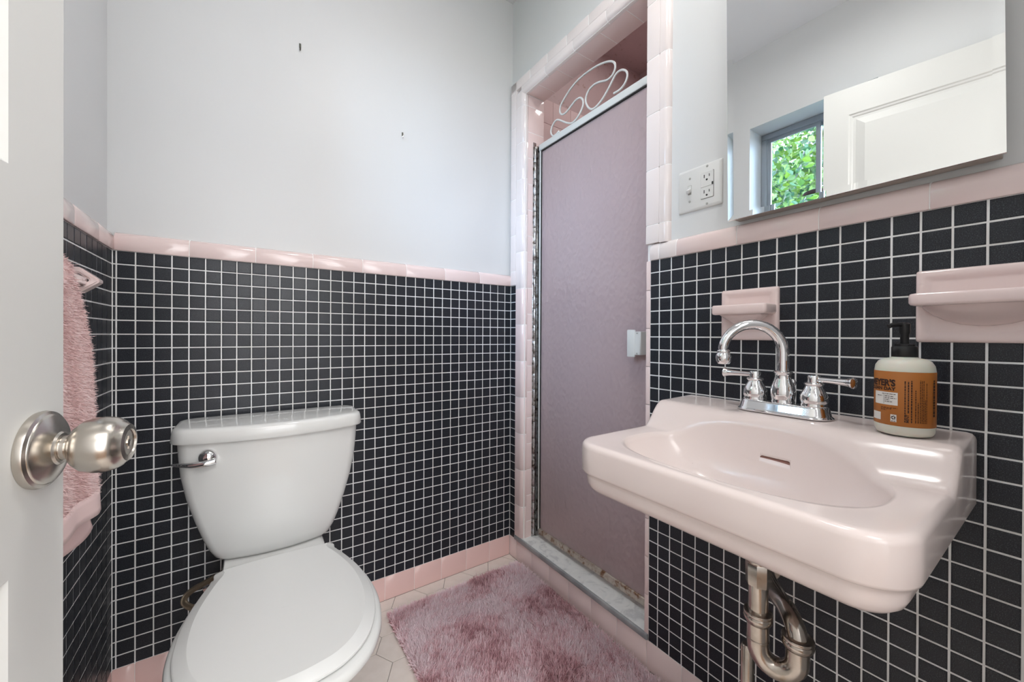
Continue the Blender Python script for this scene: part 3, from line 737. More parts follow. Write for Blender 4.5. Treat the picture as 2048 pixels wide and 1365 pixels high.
# ---------------------------------------------------------------- window
win = struct(empty('window_1', (0, 0, 0)), 'small aluminium window in the deep recess above the tiles')
bm = bmesh.new(); fx0, fx1 = WX-0.005, WX+0.035
for (y0, y1, z0, z1) in ((WY1, WY0, WZ1-0.030, WZ1), (WY1, WY0, WZ0, WZ0+0.030), (WY0-0.028, WY0, WZ0+0.029, WZ1-0.029), (WY1, WY1+0.028, WZ0+0.029, WZ1-0.029)):
    add_box(bm, fx0, fx1, y0, y1, z0, z1, 0.003)
bm_to('window_frame', bm, M['wframe'], win, auto=40)
ym = (WY0+WY1)/2
for (ya, yb, xo) in ((WY0-0.024, ym-0.012, 0.006), (ym+0.012, WY1+0.024, -0.012)):
    y0, y1 = min(ya, yb), max(ya, yb); z0, z1 = WZ0+0.026, WZ1-0.026; q = 0.020
    bm = bmesh.new()
    for (a, b, c, d_) in ((y0, y1, z1-q, z1), (y0, y1, z0, z0+q), (y0, y0+q, z0+q-0.001, z1-q+0.001), (y1-q, y1, z0+q-0.001, z1-q+0.001)): add_box(bm, WX+0.012+xo-0.006, WX+0.012+xo+0.006, a, b, c, d_, 0.0015)
    sa = bm_to('sash', bm, M['wframe'], win, auto=40)
    box('pane', M['glass'], WX+0.0105+xo, WX+0.0135+xo, y0+q-0.003, y1-q+0.003, z0+q-0.003, z1-q+0.003, parent=sa)
struct(box('window_sill', M['switch'], WX+0.03, WL+0.004, WY1, WY0, WZ0-0.0, WZ0+0.004, parent=win))

# ---------------------------------------------------------------- outside: lawn and a tree
struct(box('lawn', M['grass'], -30, WX-0.25, -25, 25, -0.6, -0.5), 'green lawn outside the window')
rng = np.random.default_rng(5)
def leaves(name, centers, n, size, parent, spread, tint_bias):
    C_ = centers[rng.integers(0, len(centers), n)]+rng.normal(0, 1, (n, 3))*spread
    L_ = size*rng.uniform(0.6, 1.25, n)
    d = rng.normal(0, 1, (n, 3)); d[:, 2] -= 0.3; d /= np.linalg.norm(d, axis=1)[:, None]
    q = rng.normal(0, 1, (n, 3)); sv = np.cross(d, q); sv /= np.linalg.norm(sv, axis=1)[:, None]
    nn = np.cross(d, sv)
    outl = [(0, 0, 0), (.28, .30, .04), (.62, .30, .05), (1, 0, -.02), (.62, -.30, .05), (.28, -.30, .04)]
    V = np.concatenate([(C_+d*(a*L_)[:, None]+sv*(b*L_)[:, None]+nn*(c*L_)[:, None])[:, None, :] for a, b, c in outl], axis=1).reshape(-1, 3)
    fc = []
    for k in range(n):
        b = 6*k; fc.append((b, b+1, b+2, b+3)); fc.append((b, b+3, b+4, b+5))
    me = bpy.data.meshes.new(name); me.from_pydata(V.tolist(), [], fc)
    a = me.attributes.new('tint', 'FLOAT', 'POINT')
    t = np.clip(rng.beta(1.3, 1.6, n)+tint_bias+0.25*(C_[:, 2]-2.0), 0, 1); a.data.foreach_set('value', np.repeat(t, 6).astype(np.float32))
    return link(name, me, M['leaf'], parent, 'stuff')
def tree(loc, label, h, spread, n, seed, lean=(0, 0)):
    rnd = random.Random(seed)
    t = empty('tree', loc); tag(t, label, 'tree', None)
    def loc_(p): return Vector(p)
    bm = bmesh.new(); top = Vector((lean[0], lean[1], h*0.62))
    tube(bm, catmull([(0, 0, -0.02), (0.04, 0.03, h*0.25), (top.x*0.7-0.03, top.y*0.6, h*0.45), tuple(top)], 5), 0.055, 10)
    bm_to('trunk', bm, M['bark'], t, smooth=True)
    cent = []
    bm = bmesh.new()
    for k in range(34):
        a = rnd.uniform(0, 2*PI); f0 = rnd.uniform(0.22, 0.62)*h; L_ = rnd.uniform(0.5, 1.0)*spread
        p0 = Vector((lean[0]*f0/h, lean[1]*f0/h, f0)); p3 = p0+Vector((math.cos(a)*L_, math.sin(a)*L_, L_*rnd.uniform(0.15, 0.8)))
        p1 = p0.lerp(p3, 0.35)+Vector((rnd.uniform(-.1, .1), rnd.uniform(-.1, .1), 0.12)); p2 = p0.lerp(p3, 0.7)+Vector((rnd.uniform(-.15, .15), rnd.uniform(-.15, .15), 0.02))
        pp = catmull([p0, p1, p2, p3], 4); tube(bm, pp, [0.022*(1-0.75*i/(len(pp)-1)) for i in range(len(pp))], 6)
        for j in range(4, len(pp)): cent.append(pp[j])
    bm_to('branches', bm, M['bark'], t, smooth=True)
    leaves('foliage', np.array([tuple(c) for c in cent]), int(n*3.2), 0.078, t, spread*0.15, 0.0)
    return t
tree((-4.9, 0.75, -0.5), 'leafy green tree with pale branches nearest outside the window', 5.6, 1.6, 6500, 3)
tree((-10.4, 2.6, -0.5), 'dense bright green tree further out behind the nearest tree', 9.0, 2.9, 9000, 9)
tree((-9.0, 8.0, -0.5), 'dense green tree furthest out beyond the window', 6.0, 2.6, 6000, 14)
fd = empty('bird_feeder', (-1.98, -0.485, -0.5)); tag(fd, 'dark reddish brown domed feeder outside the window, seen in the mirror', 'bird feeder')
bm = bmesh.new(); lathe(bm, [(0.066, 0), (0.068, 0.005), (0.060, 0.022), (0.032, 0.034), (0.006, 0.038)], 28, Matrix.Translation((0, 0, 2.325))); bm_to('roof', bm, M['feeder'], fd, auto=40)
bm = bmesh.new(); lathe(bm, [(0.045, 0), (0.045, 0.12)], 24, Matrix.Translation((0, 0, 2.206))); bm_to('seed_box', bm, M['feeder'], fd, auto=40)
bm = bmesh.new(); lathe(bm, [(0.012, 0), (0.012, 2.21)], 12); bm_to('pole', bm, M['bark'], fd, auto=40)

# ---------------------------------------------------------------- mirror cabinet
MX = -0.030
mc = empty('mirror_cabinet', (MX, -1.146, 1.2285)); tag(mc, 'frameless mirror with slanted polished edges hung slightly crooked over the sink', 'mirror')
tilt = math.radians(-0.7)
mc.matrix_world = Matrix.Translation((MX, -1.146, 1.229)) @ Matrix.Rotation(tilt, 4, 'X')
MW, MH, BV = 0.2005, 0.66, 0.0125
bm = bmesh.new()
o0 = [(-MW, 0), (MW, 0), (MW, MH), (-MW, MH)]; i0 = [(-MW+BV, BV), (MW-BV, BV), (MW-BV, MH-BV), (-MW+BV, MH-BV)]
v0 = [bm.verts.new((-0.0005, a, b)) for a, b in o0]; v1 = [bm.verts.new((0, a, b)) for a, b in i0]; vb = [bm.verts.new((0.005, a, b)) for a, b in o0]
bm.faces.new(v1[::-1])
for i in range(4):
    j = (i+1) % 4; bm.faces.new((v0[i], v1[i], v1[j], v0[j])); bm.faces.new((v0[i], v0[j], vb[j], vb[i]))
bm.faces.new(vb)
bmesh.ops.recalc_face_normals(bm, faces=bm.faces[:])
bm_to('mirror_glass', bm, M['mirror'], mc)
bm = bmesh.new(); add_box(bm, 0.0052, 0.0400, -MW+0.006, MW-0.006, 0.003, MH-0.003, 0.001); bm_to('cabinet_body', bm, M['cab'], mc)

# ---------------------------------------------------------------- switch and outlet plate
sp = empty('switch_plate', (0.012, -0.8535, 1.3415)); tag(sp, 'white two-gang plate with toggle switch and grounded outlet between shower and mirror', 'switch')
sp.matrix_world = basis((WR, -0.8535, 1.3415), -Y, Z, -X)
bm = bmesh.new()
pl = lambda hx, hy, n_: [Vector((a, b, n_)) for a, b in rrect(hx, hy, 0.003, 3)]
loft(bm, [pl(0.0585, 0.0560, 0.0002), pl(0.0585, 0.0560, 0.002), pl(0.0572, 0.0547, 0.0042), pl(0.0535, 0.051, 0.0062)], cap0=False); bm_to('plate', bm, M['switch'], sp, auto=30)
bm = bmesh.new(); add_box(bm, -0.0295, -0.0205, -0.0120, 0.0120, 0.0060, 0.0068, 0.0002); tb = bm_to('switch_slot', bm, M['screw'], sp)
b2 = bmesh.new(); add_box(b2, -0.0045, 0.0045, -0.0045, 0.0045, 0.0, 0.016, 0.0012, 2)
bm = bmesh.new(); merge(bm, b2, Matrix.Translation((-0.025, 0.001, 0.004)) @ Matrix.Rotation(math.radians(32), 4, 'X')); add_box(bm, -0.0288, -0.0212, -0.004, 0.0108, 0.0062, 0.0078, 0.0005)
bm_to('toggle', bm, M['switch'], sp, auto=40)
bm = bmesh.new(); loft(bm, [[Vector((a, b, n_)) for a, b in rrect(hx, hy, 0.002, 3, 0.022, 0)] for hx, hy, n_ in ((0.0170, 0.0337, 0.0055), (0.0170, 0.0337, 0.0063))], cap0=False); bm_to('outlet_gap', bm, M['slot'], sp)
bm = bmesh.new(); loft(bm, [[Vector((a, b, n_)) for a, b in rrect(hx, hy, 0.002, 3, 0.0218, 0)] for hx, hy, n_ in ((0.0163, 0.0330, 0.006), (0.0163, 0.0330, 0.0078), (0.0158, 0.0325, 0.0084))], cap0=False); out = bm_to('outlet', bm, M['switch'], sp, auto=40)
for zc in (0.0195, -0.0195):
    bm = bmesh.new()
    add_box(bm, 0.0218-0.0078, 0.0218-0.0058, zc-0.001, zc+0.0070, 0.0082, 0.0088); add_box(bm, 0.0218+0.0056, 0.0218+0.0074, zc+0.0, zc+0.0064, 0.0082, 0.0088)
    lathe(bm, [(0.0025, 0.0082), (0.0025, 0.0088)], 14, Matrix.Translation((0.0218, zc-0.0065, 0)))
    bm_to('socket_slots', bm, M['slot'], out)
bm = bmesh.new(); add_box(bm, 0.0062, 0.0374, -0.0042, 0.0042, 0.0082, 0.0092, 0.0005); bm_to('reset_buttons', bm, M['switch'], out)
bm = bmesh.new(); add_box(bm, 0.0348, 0.0384, -0.0036, 0.0036, 0.0084, 0.0098, 0.0003); bm_to('indicator', bm, M['slot'], out)
for (a, b) in ((-0.025, 0.030), (-0.025, -0.030), (0.0215, 0.0475), (0.0215, -0.0475)):
    bm = bmesh.new(); lathe(bm, [(0.0030, 0.006), (0.0030, 0.0068), (0.002, 0.0073)], 14, Matrix.Translation((a, b, 0))); add_box(bm, a-0.0004, a+0.0004, b-0.0024, b+0.0024, 0.0073, 0.0076); bm_to('screw', bm, M['screw'], sp)

# ---------------------------------------------------------------- picture hooks on the wall
for (px, pz, lb) in ((-0.815, 1.884, 'small dark picture hook, the higher one above the toilet'), (-0.480, 1.698, 'small picture hook with a bright glint, the lower one nearer the shower')):
    h = empty('picture_hook', (px, WB, pz)); tag(h, lb, 'hook', 'picture hooks on the wall behind the toilet')
    bm = bmesh.new(); add_box(bm, -0.0028, 0.0028, -0.0022, -0.0002, -0.004, 0.011, 0.0008); bm_to('hook_plate', bm, M['paper'], h, auto=40)
    bm = bmesh.new(); tube(bm, catmull([(0, -0.001, -0.003), (0, -0.002, -0.010), (0, -0.006, -0.012), (0, -0.009, -0.008), (0, -0.009, -0.004)], 5), 0.0018, 8); bm_to('hook_arm', bm, M['paper'] if px < -0.6 else M['chrome'], h, smooth=True)

# ---------------------------------------------------------------- toilet   (local: x across, y = distance from the wall, towards the room)
TLX = 0
tl = empty('toilet', (-0.884, 0, 0)); tag(tl, 'white two-piece toilet with closed lid against the black tiled wall', 'toilet')
tl.matrix_world = Matrix.Translation((-0.8840, -0.002, 0)) @ Matrix.Rotation(PI+math.radians(-0.8), 4, 'Z')
# local +x then points to world -X, local +y to world -Y
def ring_tank(hw, yb, yf, bow, z, r=0.03, n=10):
    """rounded box with a bowed front"""
    out = []
    pts = rrect(hw, (yf-yb)/2, min(r, (yf-yb)/2-0.002), n, 0, (yf+yb)/2)
    dens = []
    N = len(pts)
    for i in range(N):
        a, b = pts[i], pts[(i+1) % N]; k = max(1, int(math.hypot(b[0]-a[0], b[1]-a[1])/0.02))
        k = 10 if (i+1) % (n+1) == 0 else 1
        for j in range(k): dens.append((a[0]+(b[0]-a[0])*j/k, a[1]+(b[1]-a[1])*j/k))
    for a, b in dens:
        f_ = max(0, (b-yb)/(yf-yb)); out.append(Vector((a, b+bow*f_*(1-(a/hw)**2), z)))
    return out
bm = bmesh.new()
prof = [(0.3690, 0.121, 0.050, 0.148, 0.022), (0.3710, 0.129, 0.042, 0.154, 0.024), (0.379, 0.1375, 0.038, 0.159, 0.026), (0.40, 0.1490, 0.034, 0.162, 0.029), (0.43, 0.161, 0.030, 0.163, 0.033), (0.48, 0.1775, 0.027, 0.163, 0.037), (0.54, 0.1945, 0.025, 0.162, 0.040), (0.60, 0.206, 0.024, 0.161, 0.042), (0.65, 0.2105, 0.023, 0.161, 0.044), (0.690, 0.2125, 0.023, 0.161, 0.044)]
loft(bm, [ring_tank(hw, yb, yf, bow, z, 0.022) for z, hw, yb, yf, bow in prof]); bmesh.ops.recalc_face_normals(bm, faces=bm.faces[:])
bm_to('tank', bm, M['china'], tl, auto=60)
bm = bmesh.new()
lp = [(0.6865, 0.2190, 0.0165, 0.168, 0.044), (0.6865, 0.2245, 0.015, 0.171, 0.046), (0.690, 0.2255, 0.0145, 0.173, 0.046), (0.712, 0.2230, 0.015, 0.171, 0.046), (0.7195, 0.2210, 0.0160, 0.1690, 0.045), (0.7228, 0.2170, 0.0190, 0.1650, 0.0445), (0.7240, 0.2100, 0.024, 0.159, 0.0435)]
loft(bm, [ring_tank(hw, yb, yf, bow, z, 0.03) for z, hw, yb, yf, bow in lp]); bmesh.ops.recalc_face_normals(bm, faces=bm.faces[:])
bm_to('tank_lid', bm, M['china'], tl, auto=50)
# flush lever: round boss and a blade to the left (local +x = world -X = left in view)
lv = link('flush_lever', bpy.data.meshes.new('flush_lever'), M['chrome'], tl)
bm = bmesh.new()
Mx = Matrix.Translation((0.147, 0.175, 0.6500)) @ Matrix.Scale(1.14, 4) @ Matrix.Rotation(-PI/2, 4, 'X')
lathe(bm, [(0.0180, 0.0), (0.0185, 0.006), (0.0172, 0.012), (0.0135, 0.0175), (0.0075, 0.0205), (0.001, 0.0215)], 32, Mx)
pth = catmull([(0.132, 0.194, 0.641), (0.152, 0.198, 0.6385), (0.178, 0.196, 0.6385), (0.204, 0.189, 0.6410), (0.217, 0.184, 0.6425)], 5)
n_ = len(pth); tube(bm, pth, [0.0095*(1-0.80*(i/(n_-1))**1.5) for i in range(n_)], 14)
bm.to_mesh(lv.data); bm.free()
for p in lv.data.polygons: p.use_smooth = True
# bowl and pedestal
def egg(hw, y0, y1, z, p=2.2, back=0.6, n=64, ymid=None):
    """egg-shaped ring: widest at ymid, rounded front, squarer narrower back"""
    ym_ = ymid if ymid is not None else y0+(y1-y0)*0.5
    out = []
    for i in range(n):
        a = 2*PI*i/n; c, s_ = math.cos(a), math.sin(a)
        if s_ >= 0: x_ = hw*math.copysign(abs(c)**(2/2.05), c); y_ = ym_+(y1-ym_)*abs(s_)**(2/2.05)
        else:
            q = abs(s_); y_ = ym_-(ym_-y0)*q**(2/2.6); wv = hw*(1-(1-back)*((ym_-y_)/(ym_-y0))**1.8); x_ = wv*math.copysign(abs(c)**(2/3.4), c)
        out.append(Vector((x_, y_, z)))
    return out
bm = bmesh.new()
bw = [(0.0, 0.105, 0.13, 0.60), (0.03, 0.100, 0.125, 0.595), (0.10, 0.098, 0.11, 0.585), (0.17, 0.108, 0.10, 0.600), (0.23, 0.130, 0.10, 0.632), (0.285, 0.156, 0.10, 0.665), (0.325, 0.170, 0.10, 0.685), (0.345, 0.1755, 0.105, 0.692), (0.3565, 0.1755, 0.110, 0.692), (0.3600, 0.171, 0.115, 0.688)]
loft(bm, [egg(hw, a, b, z, back=0.66, ymid=a+(b-a)*0.60) for z, hw, a, b in bw])
bmesh.ops.recalc_face_normals(bm, faces=bm.faces[:]); bm_to('bowl', bm, M['china'], tl, auto=60)
bm = bmesh.new()
dk = [[Vector((a, b, z)) for a, b in rrect(hx, hy, 0.012, 5, 0, yc)] for z, hx, hy, yc in ((0.20, 0.085, 0.085, 0.145), (0.30, 0.105, 0.100, 0.150), (0.335, 0.1165, 0.106, 0.155), (0.3625, 0.1175, 0.108, 0.157), (0.3665, 0.1145, 0.105, 0.157))]
loft(bm, dk); bmesh.ops.recalc_face_normals(bm, faces=bm.faces[:]); bm_to('tank_shelf', bm, M['china'], tl, auto=45)
# seat ring and lid: outlines as closed splines (half width, distance)
def outline(half, n=6):
    pts = [(h, y_) for h, y_ in half]; full = pts + [(-h, y_) for h, y_ in reversed(pts) if h > 1e-6]
    return catmull([(a, b, 0) for a, b in full], n, True)
seat_half = [(0.112, 0.262), (0.140, 0.300), (0.160, 0.355), (0.176, 0.420), (0.1825, 0.480), (0.1805, 0.545), (0.165, 0.615), (0.134, 0.672), (0.090, 0.708), (0.044, 0.722), (0.0, 0.726)]
LS = 0.975
lid_half = [(0.108, 0.256), (0.133, 0.296), (0.152, 0.350), (0.1675, 0.412), (0.1745, 0.472), (0.1730, 0.538), (0.158, 0.604), (0.128, 0.658), (0.086, 0.692), (0.042, 0.705), (0.0, 0.709)]
def slab(bm, out, levels, crown=0.0):
    c = sum(out, Vector())/len(out); rings = []; zl = levels[-1][0]
    for z, ins in levels:
        rg = []
        for i, p in enumerate(out):
            t = (out[(i+1) % len(out)]-out[i-1]).normalized(); nrm = Vector((t.y, -t.x, 0))
            if (p-c).dot(nrm) < 0: nrm = -nrm
            q = p-nrm*ins; rg.append(Vector((q.x, q.y, z)))
        rings.append(rg)
    for k_, dz in ((0.75, 0.6), (0.4, 0.9), (0.04, 1.0)): rings.append([Vector((c.x+(q.x-c.x)*k_, c.y+(q.y-c.y)*k_, zl+crown*dz)) for q in rings[len(levels)-1]])
    loft(bm, rings); bmesh.ops.recalc_face_normals(bm, faces=bm.faces[:])
bm = bmesh.new(); so_ = outline([(a*0.99, b) for a, b in seat_half]); slab(bm, so_, [(0.3650, 0.012), (0.3655, 0.002), (0.369, -0.0005), (0.376, 0.0), (0.3815, 0.003), (0.3840, 0.010)])
bm_to('seat', bm, M['seat'], tl, auto=60)
bm = bmesh.new(); lo_ = outline([(a*LS, b) for a, b in lid_half]); slab(bm, lo_, [(0.3875, 0.020), (0.3875, 0.003), (0.3885, 0.0), (0.3915, 0.0003), (0.3930, 0.002), (0.4010, 0.0175), (0.4022, 0.0205)], 0.0012)
bm_to('seat_lid', bm, M['seat'], tl, auto=14)
for sx in (-0.075, 0.075):
    bm = bmesh.new(); add_box(bm, sx-0.020, sx+0.020, 0.246, 0.272, 0.3655, 0.3890, 0.006, 3); bm_to('hinge', bm, M['seat'], tl, auto=45)
for (hx, hy) in ((0.15, 0.40), (-0.15, 0.40), (0.10, 0.66), (-0.10, 0.66)):
    bm = bmesh.new(); lathe(bm, [(0.006, 0.3600), (0.006, 0.3655)], 12, Matrix.Translation((hx, hy, 0))); bm_to('bumper', bm, M['seat_dark'], tl)

# water supply of the toilet
su = empty('supply_line', (-1.035, -0.01, 0.215)); tag(su, 'braided bronze water hose looping left of the toilet to its shut-off valve', 'hose')
def wchild(o, par, loc):
    o.parent = par; o.matrix_parent_inverse = Matrix.Translation(-Vector(loc)); return o
bm = bmesh.new(); tube(bm, catmull([(-1.000, -0.075, 0.352), (-1.000, -0.075, 0.318), (-1.010, -0.065, 0.292), (-1.045, -0.060, 0.276), (-1.080, -0.062, 0.262), (-1.092, -0.066, 0.243), (-1.075, -0.072, 0.224), (-1.050, -0.074, 0.214), (-1.030, -0.070, 0.216)], 7), 0.0075, 14)
wchild(bm_to('braided_hose', bm, M['brass'], None, smooth=True), su, su.location)
bm = bmesh.new(); lathe(bm, [(0.031, 0.0), (0.029, 0.004), (0.014, 0.010), (0.0135, 0.012)], 28, Matrix.Translation((-1.028, 0.0, 0.232)) @ Matrix.Rotation(PI/2, 4, 'X'))
lathe(bm, [(0.008, 0.008), (0.008, 0.07)], 16, Matrix.Translation((-1.028, 0.0, 0.232)) @ Matrix.Rotation(PI/2, 4, 'X'))
lathe(bm, [(0.012, -0.02), (0.013, -0.012), (0.013, 0.008), (0.010, 0.014)], 6, Matrix.Translation((-1.028, -0.07, 0.232)))
wchild(bm_to('shutoff_valve', bm, M['chrome'], None, auto=40), su, su.location)

# ---------------------------------------------------------------- sink   (local: x = along the wall, y = out from the wall)
SKY = -1.0775; SKH = 0.2415; SKD = 0.420
sk = empty('sink', (0, SKY, 0.65)); tag(sk, 'pale pink wall-hung sink with raised back ledge and stepped front apron', 'sink')
def sm(a, b, x_):
    t = min(1, max(0, (x_-a)/(b-a))); return t*t*(3-2*t)
def topz(u, v): return 0.7515 + 0.0545*(1-sm(0.128, 0.192, v)) + 0.0025*(1-min(1, v/0.12))
BCY, BA, BB, BD = 0.268, 0.196, 0.122, 0.105
def polar(a, p=2.5):
    c, s_ = abs(math.cos(a))/BA, abs(math.sin(a))/BB
    return (c**p+s_**p)**(-1/p)
outl = []
cr = 0.058; brd = 0.012
seg = []
def arc(cx, cy__, r, a0, a1, n): return [(cx+r*math.cos(a0+(a1-a0)*k/n), cy__+r*math.sin(a0+(a1-a0)*k/n)) for k in range(n+1)]
def line(a, b, n): return [(a[0]+(b[0]-a[0])*k/n, a[1]+(b[1]-a[1])*k/n) for k in range(1, n)]
c1 = arc(SKH-cr, SKD-cr, cr, 0, PI/2, 14); c2 = arc(-SKH+cr, SKD-cr, cr, PI/2, PI, 14); c3 = arc(-SKH+brd, brd, brd, PI, 3*PI/2, 4); c4 = arc(SKH-brd, brd, brd, 3*PI/2, 2*PI, 4)
outl = c1+line(c1[-1], c2[0], 34)+c2+line(c2[-1], c3[0], 40)+c3+line(c3[-1], c4[0], 34)+c4+line(c4[-1], c1[0], 40)
N_ = len(outl)
def nrm2(i):
    a, b = outl[i-1], outl[(i+1) % N_]; t = Vector((b[0]-a[0], b[1]-a[1], 0)).normalized(); return Vector((t.y, -t.x, 0))
rings = []
def ring_in(ins, zf):
    rg = []
    for i, (a, b) in enumerate(outl):
        n = nrm2(i); q = Vector((a, b, 0))-n*ins
        q.y = max(q.y, 0.0005*0); rg.append(Vector((q.x, q.y, zf(a, b, q))))
    return rg
def backfade(v, lo): return lo + (0.702-lo)*(1-sm(0.02, 0.20, v)) if lo < 0.70 else lo
# underside centre -> out -> up the skirt -> rim -> bowl
def scaled(k, z): return [Vector((a*k, BCY*0.75+(b-BCY*0.75)*k, z)) for a, b in outl]
rings = [scaled(0.10, 0.628), scaled(0.35, 0.632), scaled(0.65, 0.643)]
skirt = [(0.050, 0.6520), (0.034, 0.6530), (0.022, 0.6580), (0.0145, 0.6650), (0.0105, 0.6740), (0.0095, 0.6850), (0.0095, 0.6905), (0.0060, 0.6925), (0.0015, 0.6950), (0.0, 0.6990), (0.0, 0.7180)]
for ins, z in skirt:
    rings.append(ring_in(ins, lambda a, b, q, z=z: z + (0.022*(1-sm(0.03, 0.30, b)) if z < 0.693 else 0)))
rings.append(ring_in(0.0, lambda a, b, q: topz(a, b)-0.010))
rings.append(ring_in(0.0012, lambda a, b, q: topz(a, q.y)-0.0055))
rings.append(ring_in(0.0045, lambda a, b, q: topz(a, q.y)-0.0015))
rings.append(ring_in(0.0100, lambda a, b, q: topz(a, q.y)))
base = ring_in(0.0100, lambda a, b, q: 0)
NR = 9
def bedge(i):
    a = math.atan2(base[i].y-BCY, base[i].x); r = polar(a); return Vector((r*math.cos(a), BCY+r*math.sin(a), 0))
def surf(x_, y_):
    """height of the deck/bowl surface"""
    a = math.atan2(y_-BCY, x_); rr_ = math.hypot(x_, y_-BCY)/polar(a)
    t = topz(x_, y_)
    if rr_ >= 1.0: return t - 0.003*max(0, 1-(rr_-1)*6)
    return None
for k in range(1, NR+1):
    t = k/NR; rg = []
    for i in range(N_):
        e = bedge(i); q = base[i].lerp(e, t); rg.append(Vector((q.x, q.y, topz(q.x, q.y)-0.0025*t*t)))
    rings.append(rg)
for fr_ in (0.985, 0.965, 0.94, 0.90, 0.85, 0.78, 0.68, 0.55, 0.40, 0.25, 0.12, 0.07):
    rg = []
    for i in range(N_):
        e = bedge(i); q = Vector((e.x*fr_, BCY+(e.y-BCY)*fr_, 0))
        backness = sm(0.0, 0.06, BCY-q.y)                     # the back wall of the bowl starts high and leans
        d = BD*(1-fr_**2.6)**0.75
        zt = topz(q.x, q.y)-0.0025
        z = zt - d*(1.0) if zt < 0.7525 else zt-d
        z = min(z, 0.752)if fr_ < 0.9 and q.y > 0.2 else z
        rg.append(Vector((q.x, q.y-0.0, max(z, 0.6445))))
    rings.append(rg)
bm = bmesh.new(); loft(bm, rings); bmesh.ops.recalc_face_normals(bm, faces=bm.faces[:])
for v in bm.verts: v.co = Vector((-v.co.y, v.co.x, v.co.z-0.65))
bmesh.ops.recalc_face_normals(bm, faces=bm.faces[:])
basin = bm_to('basin', bm, M['sink'], sk, smooth=True)
# the overflow slot is cut through the back of the bowl
bm = bmesh.new()
th_ = math.radians(48)
pts = rrect(0.0245, 0.0042, 0.0041, 6)
Mt = Matrix.Translation((-0.172, -0.020, 0.742-0.65)) @ Matrix.Rotation(-th_, 4, 'Y')
loft(bm, [[Mt @ Vector((0.0 + b*1.0, a, z)) for a, b in pts] for z in (-0.014, 0.03)])
bmesh.ops.recalc_face_normals(bm, faces=bm.faces[:])
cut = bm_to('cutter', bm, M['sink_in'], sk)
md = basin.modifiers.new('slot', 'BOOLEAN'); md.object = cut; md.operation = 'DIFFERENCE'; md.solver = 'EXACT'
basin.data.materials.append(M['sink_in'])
bpy.context.view_layer.update()
dg = bpy.context.evaluated_depsgraph_get(); me2 = bpy.data.meshes.new_from_object(basin.evaluated_get(dg)); basin.modifiers.clear(); basin.data = me2
bpy.data.objects.remove(cut)
bm = bmesh.new(); lathe(bm, [(0.022, 0.0), (0.021, 0.0022), (0.015, 0.0012), (0.001, 0.001)], 28, Matrix.Translation((-BCY, 0, 0.6450-0.65)))
bm_to('drain_ring', bm, M['chrome'], sk, auto=40)
# droplets left in the bowl
bm = bmesh.new(); rnd = random.Random(4)
bmt = bmesh.new(); bmt.from_mesh(basin.data)
from mathutils.bvhtree import BVHTree
bv = BVHTree.FromBMesh(bmt); bmt.free()
for k in range(75):
    x_ = -rnd.uniform(0.19, 0.35); y_ = rnd.gauss(0.085, 0.035)
    hit = bv.ray_cast(Vector((x_, y_, 0.3)), Vector((0, 0, -1)))
    if hit[0] is None: continue
    r = rnd.uniform(0.0006, 0.0015); q = hit[1].to_track_quat('Z', 'Y').to_matrix().to_4x4()
    lathe(bm, [(r, 0), (r*0.8, r*0.45), (r*0.3, r*0.7)], 8, Matrix.Translation(hit[0]) @ q)
M['water'] = mat('water', (1, 1, 1), 0.0, trans=1.0, ior=1.33)
o = bm_to('water_droplets', bm, M['water'], sk, smooth=True, kind='stuff')

# ---------------------------------------------------------------- faucet   (on the ledge; local z up, x = world -Y, y = world -X)
fc = empty('faucet', (-0.078, -1.078, 0.8075)); tag(fc, 'chrome two-handle gooseneck faucet on the back ledge of the pink sink', 'faucet')
fc.matrix_world = basis((-0.078, -1.078, 0.8070), -Y, -X, Z)
fc.matrix_world = Matrix(((0, -1, 0, -0.078), (-1, 0, 0, -1.078), (0, 0, -1, 0.807), (0, 0, 0, 1))) @ Matrix.Diagonal((1, 1, -1, 1))
# local x -> -Y world, y -> -X world, z -> up (left-handed bases are avoided below by building mirror-symmetric shapes)
fc.matrix_world = Matrix.Translation((-0.078, -1.078, 0.8068)) @ Matrix.Rotation(-PI/2, 4, 'Z')
# now: local x -> world -Y (right in view), local y -> world +X (to the wall)
bm = bmesh.new()
rg = lambda hx, hy, z, r: [Vector((a, b, z)) for a, b in rrect(hx, hy, r, 10)]
loft(bm, [rg(0.0800, 0.0285, 0.0, 0.028), rg(0.0815, 0.0295, 0.0022, 0.029), rg(0.0790, 0.0275, 0.0045, 0.027), rg(0.0775, 0.0262, 0.0065, 0.0255), rg(0.0745, 0.0235, 0.0185, 0.0230), rg(0.0728, 0.0218, 0.0212, 0.0210), rg(0.0700, 0.0190, 0.0224, 0.0180)])
bmesh.ops.recalc_face_normals(bm, faces=bm.faces[:]); bm_to('base_plate', bm, M['chrome'], fc, auto=35)
bell = [(0.0205, 0.0215), (0.0212, 0.0245), (0.0200, 0.0270), (0.0212, 0.0300), (0.0220, 0.0350), (0.0212, 0.0420), (0.0175, 0.0500), (0.0135, 0.0570), (0.0128, 0.0600), (0.0150, 0.0620), (0.0155, 0.0640), (0.0135, 0.0660), (0.0100, 0.0665), (0.0100, 0.0780), (0.0092, 0.0795), (0.0001, 0.0797)]
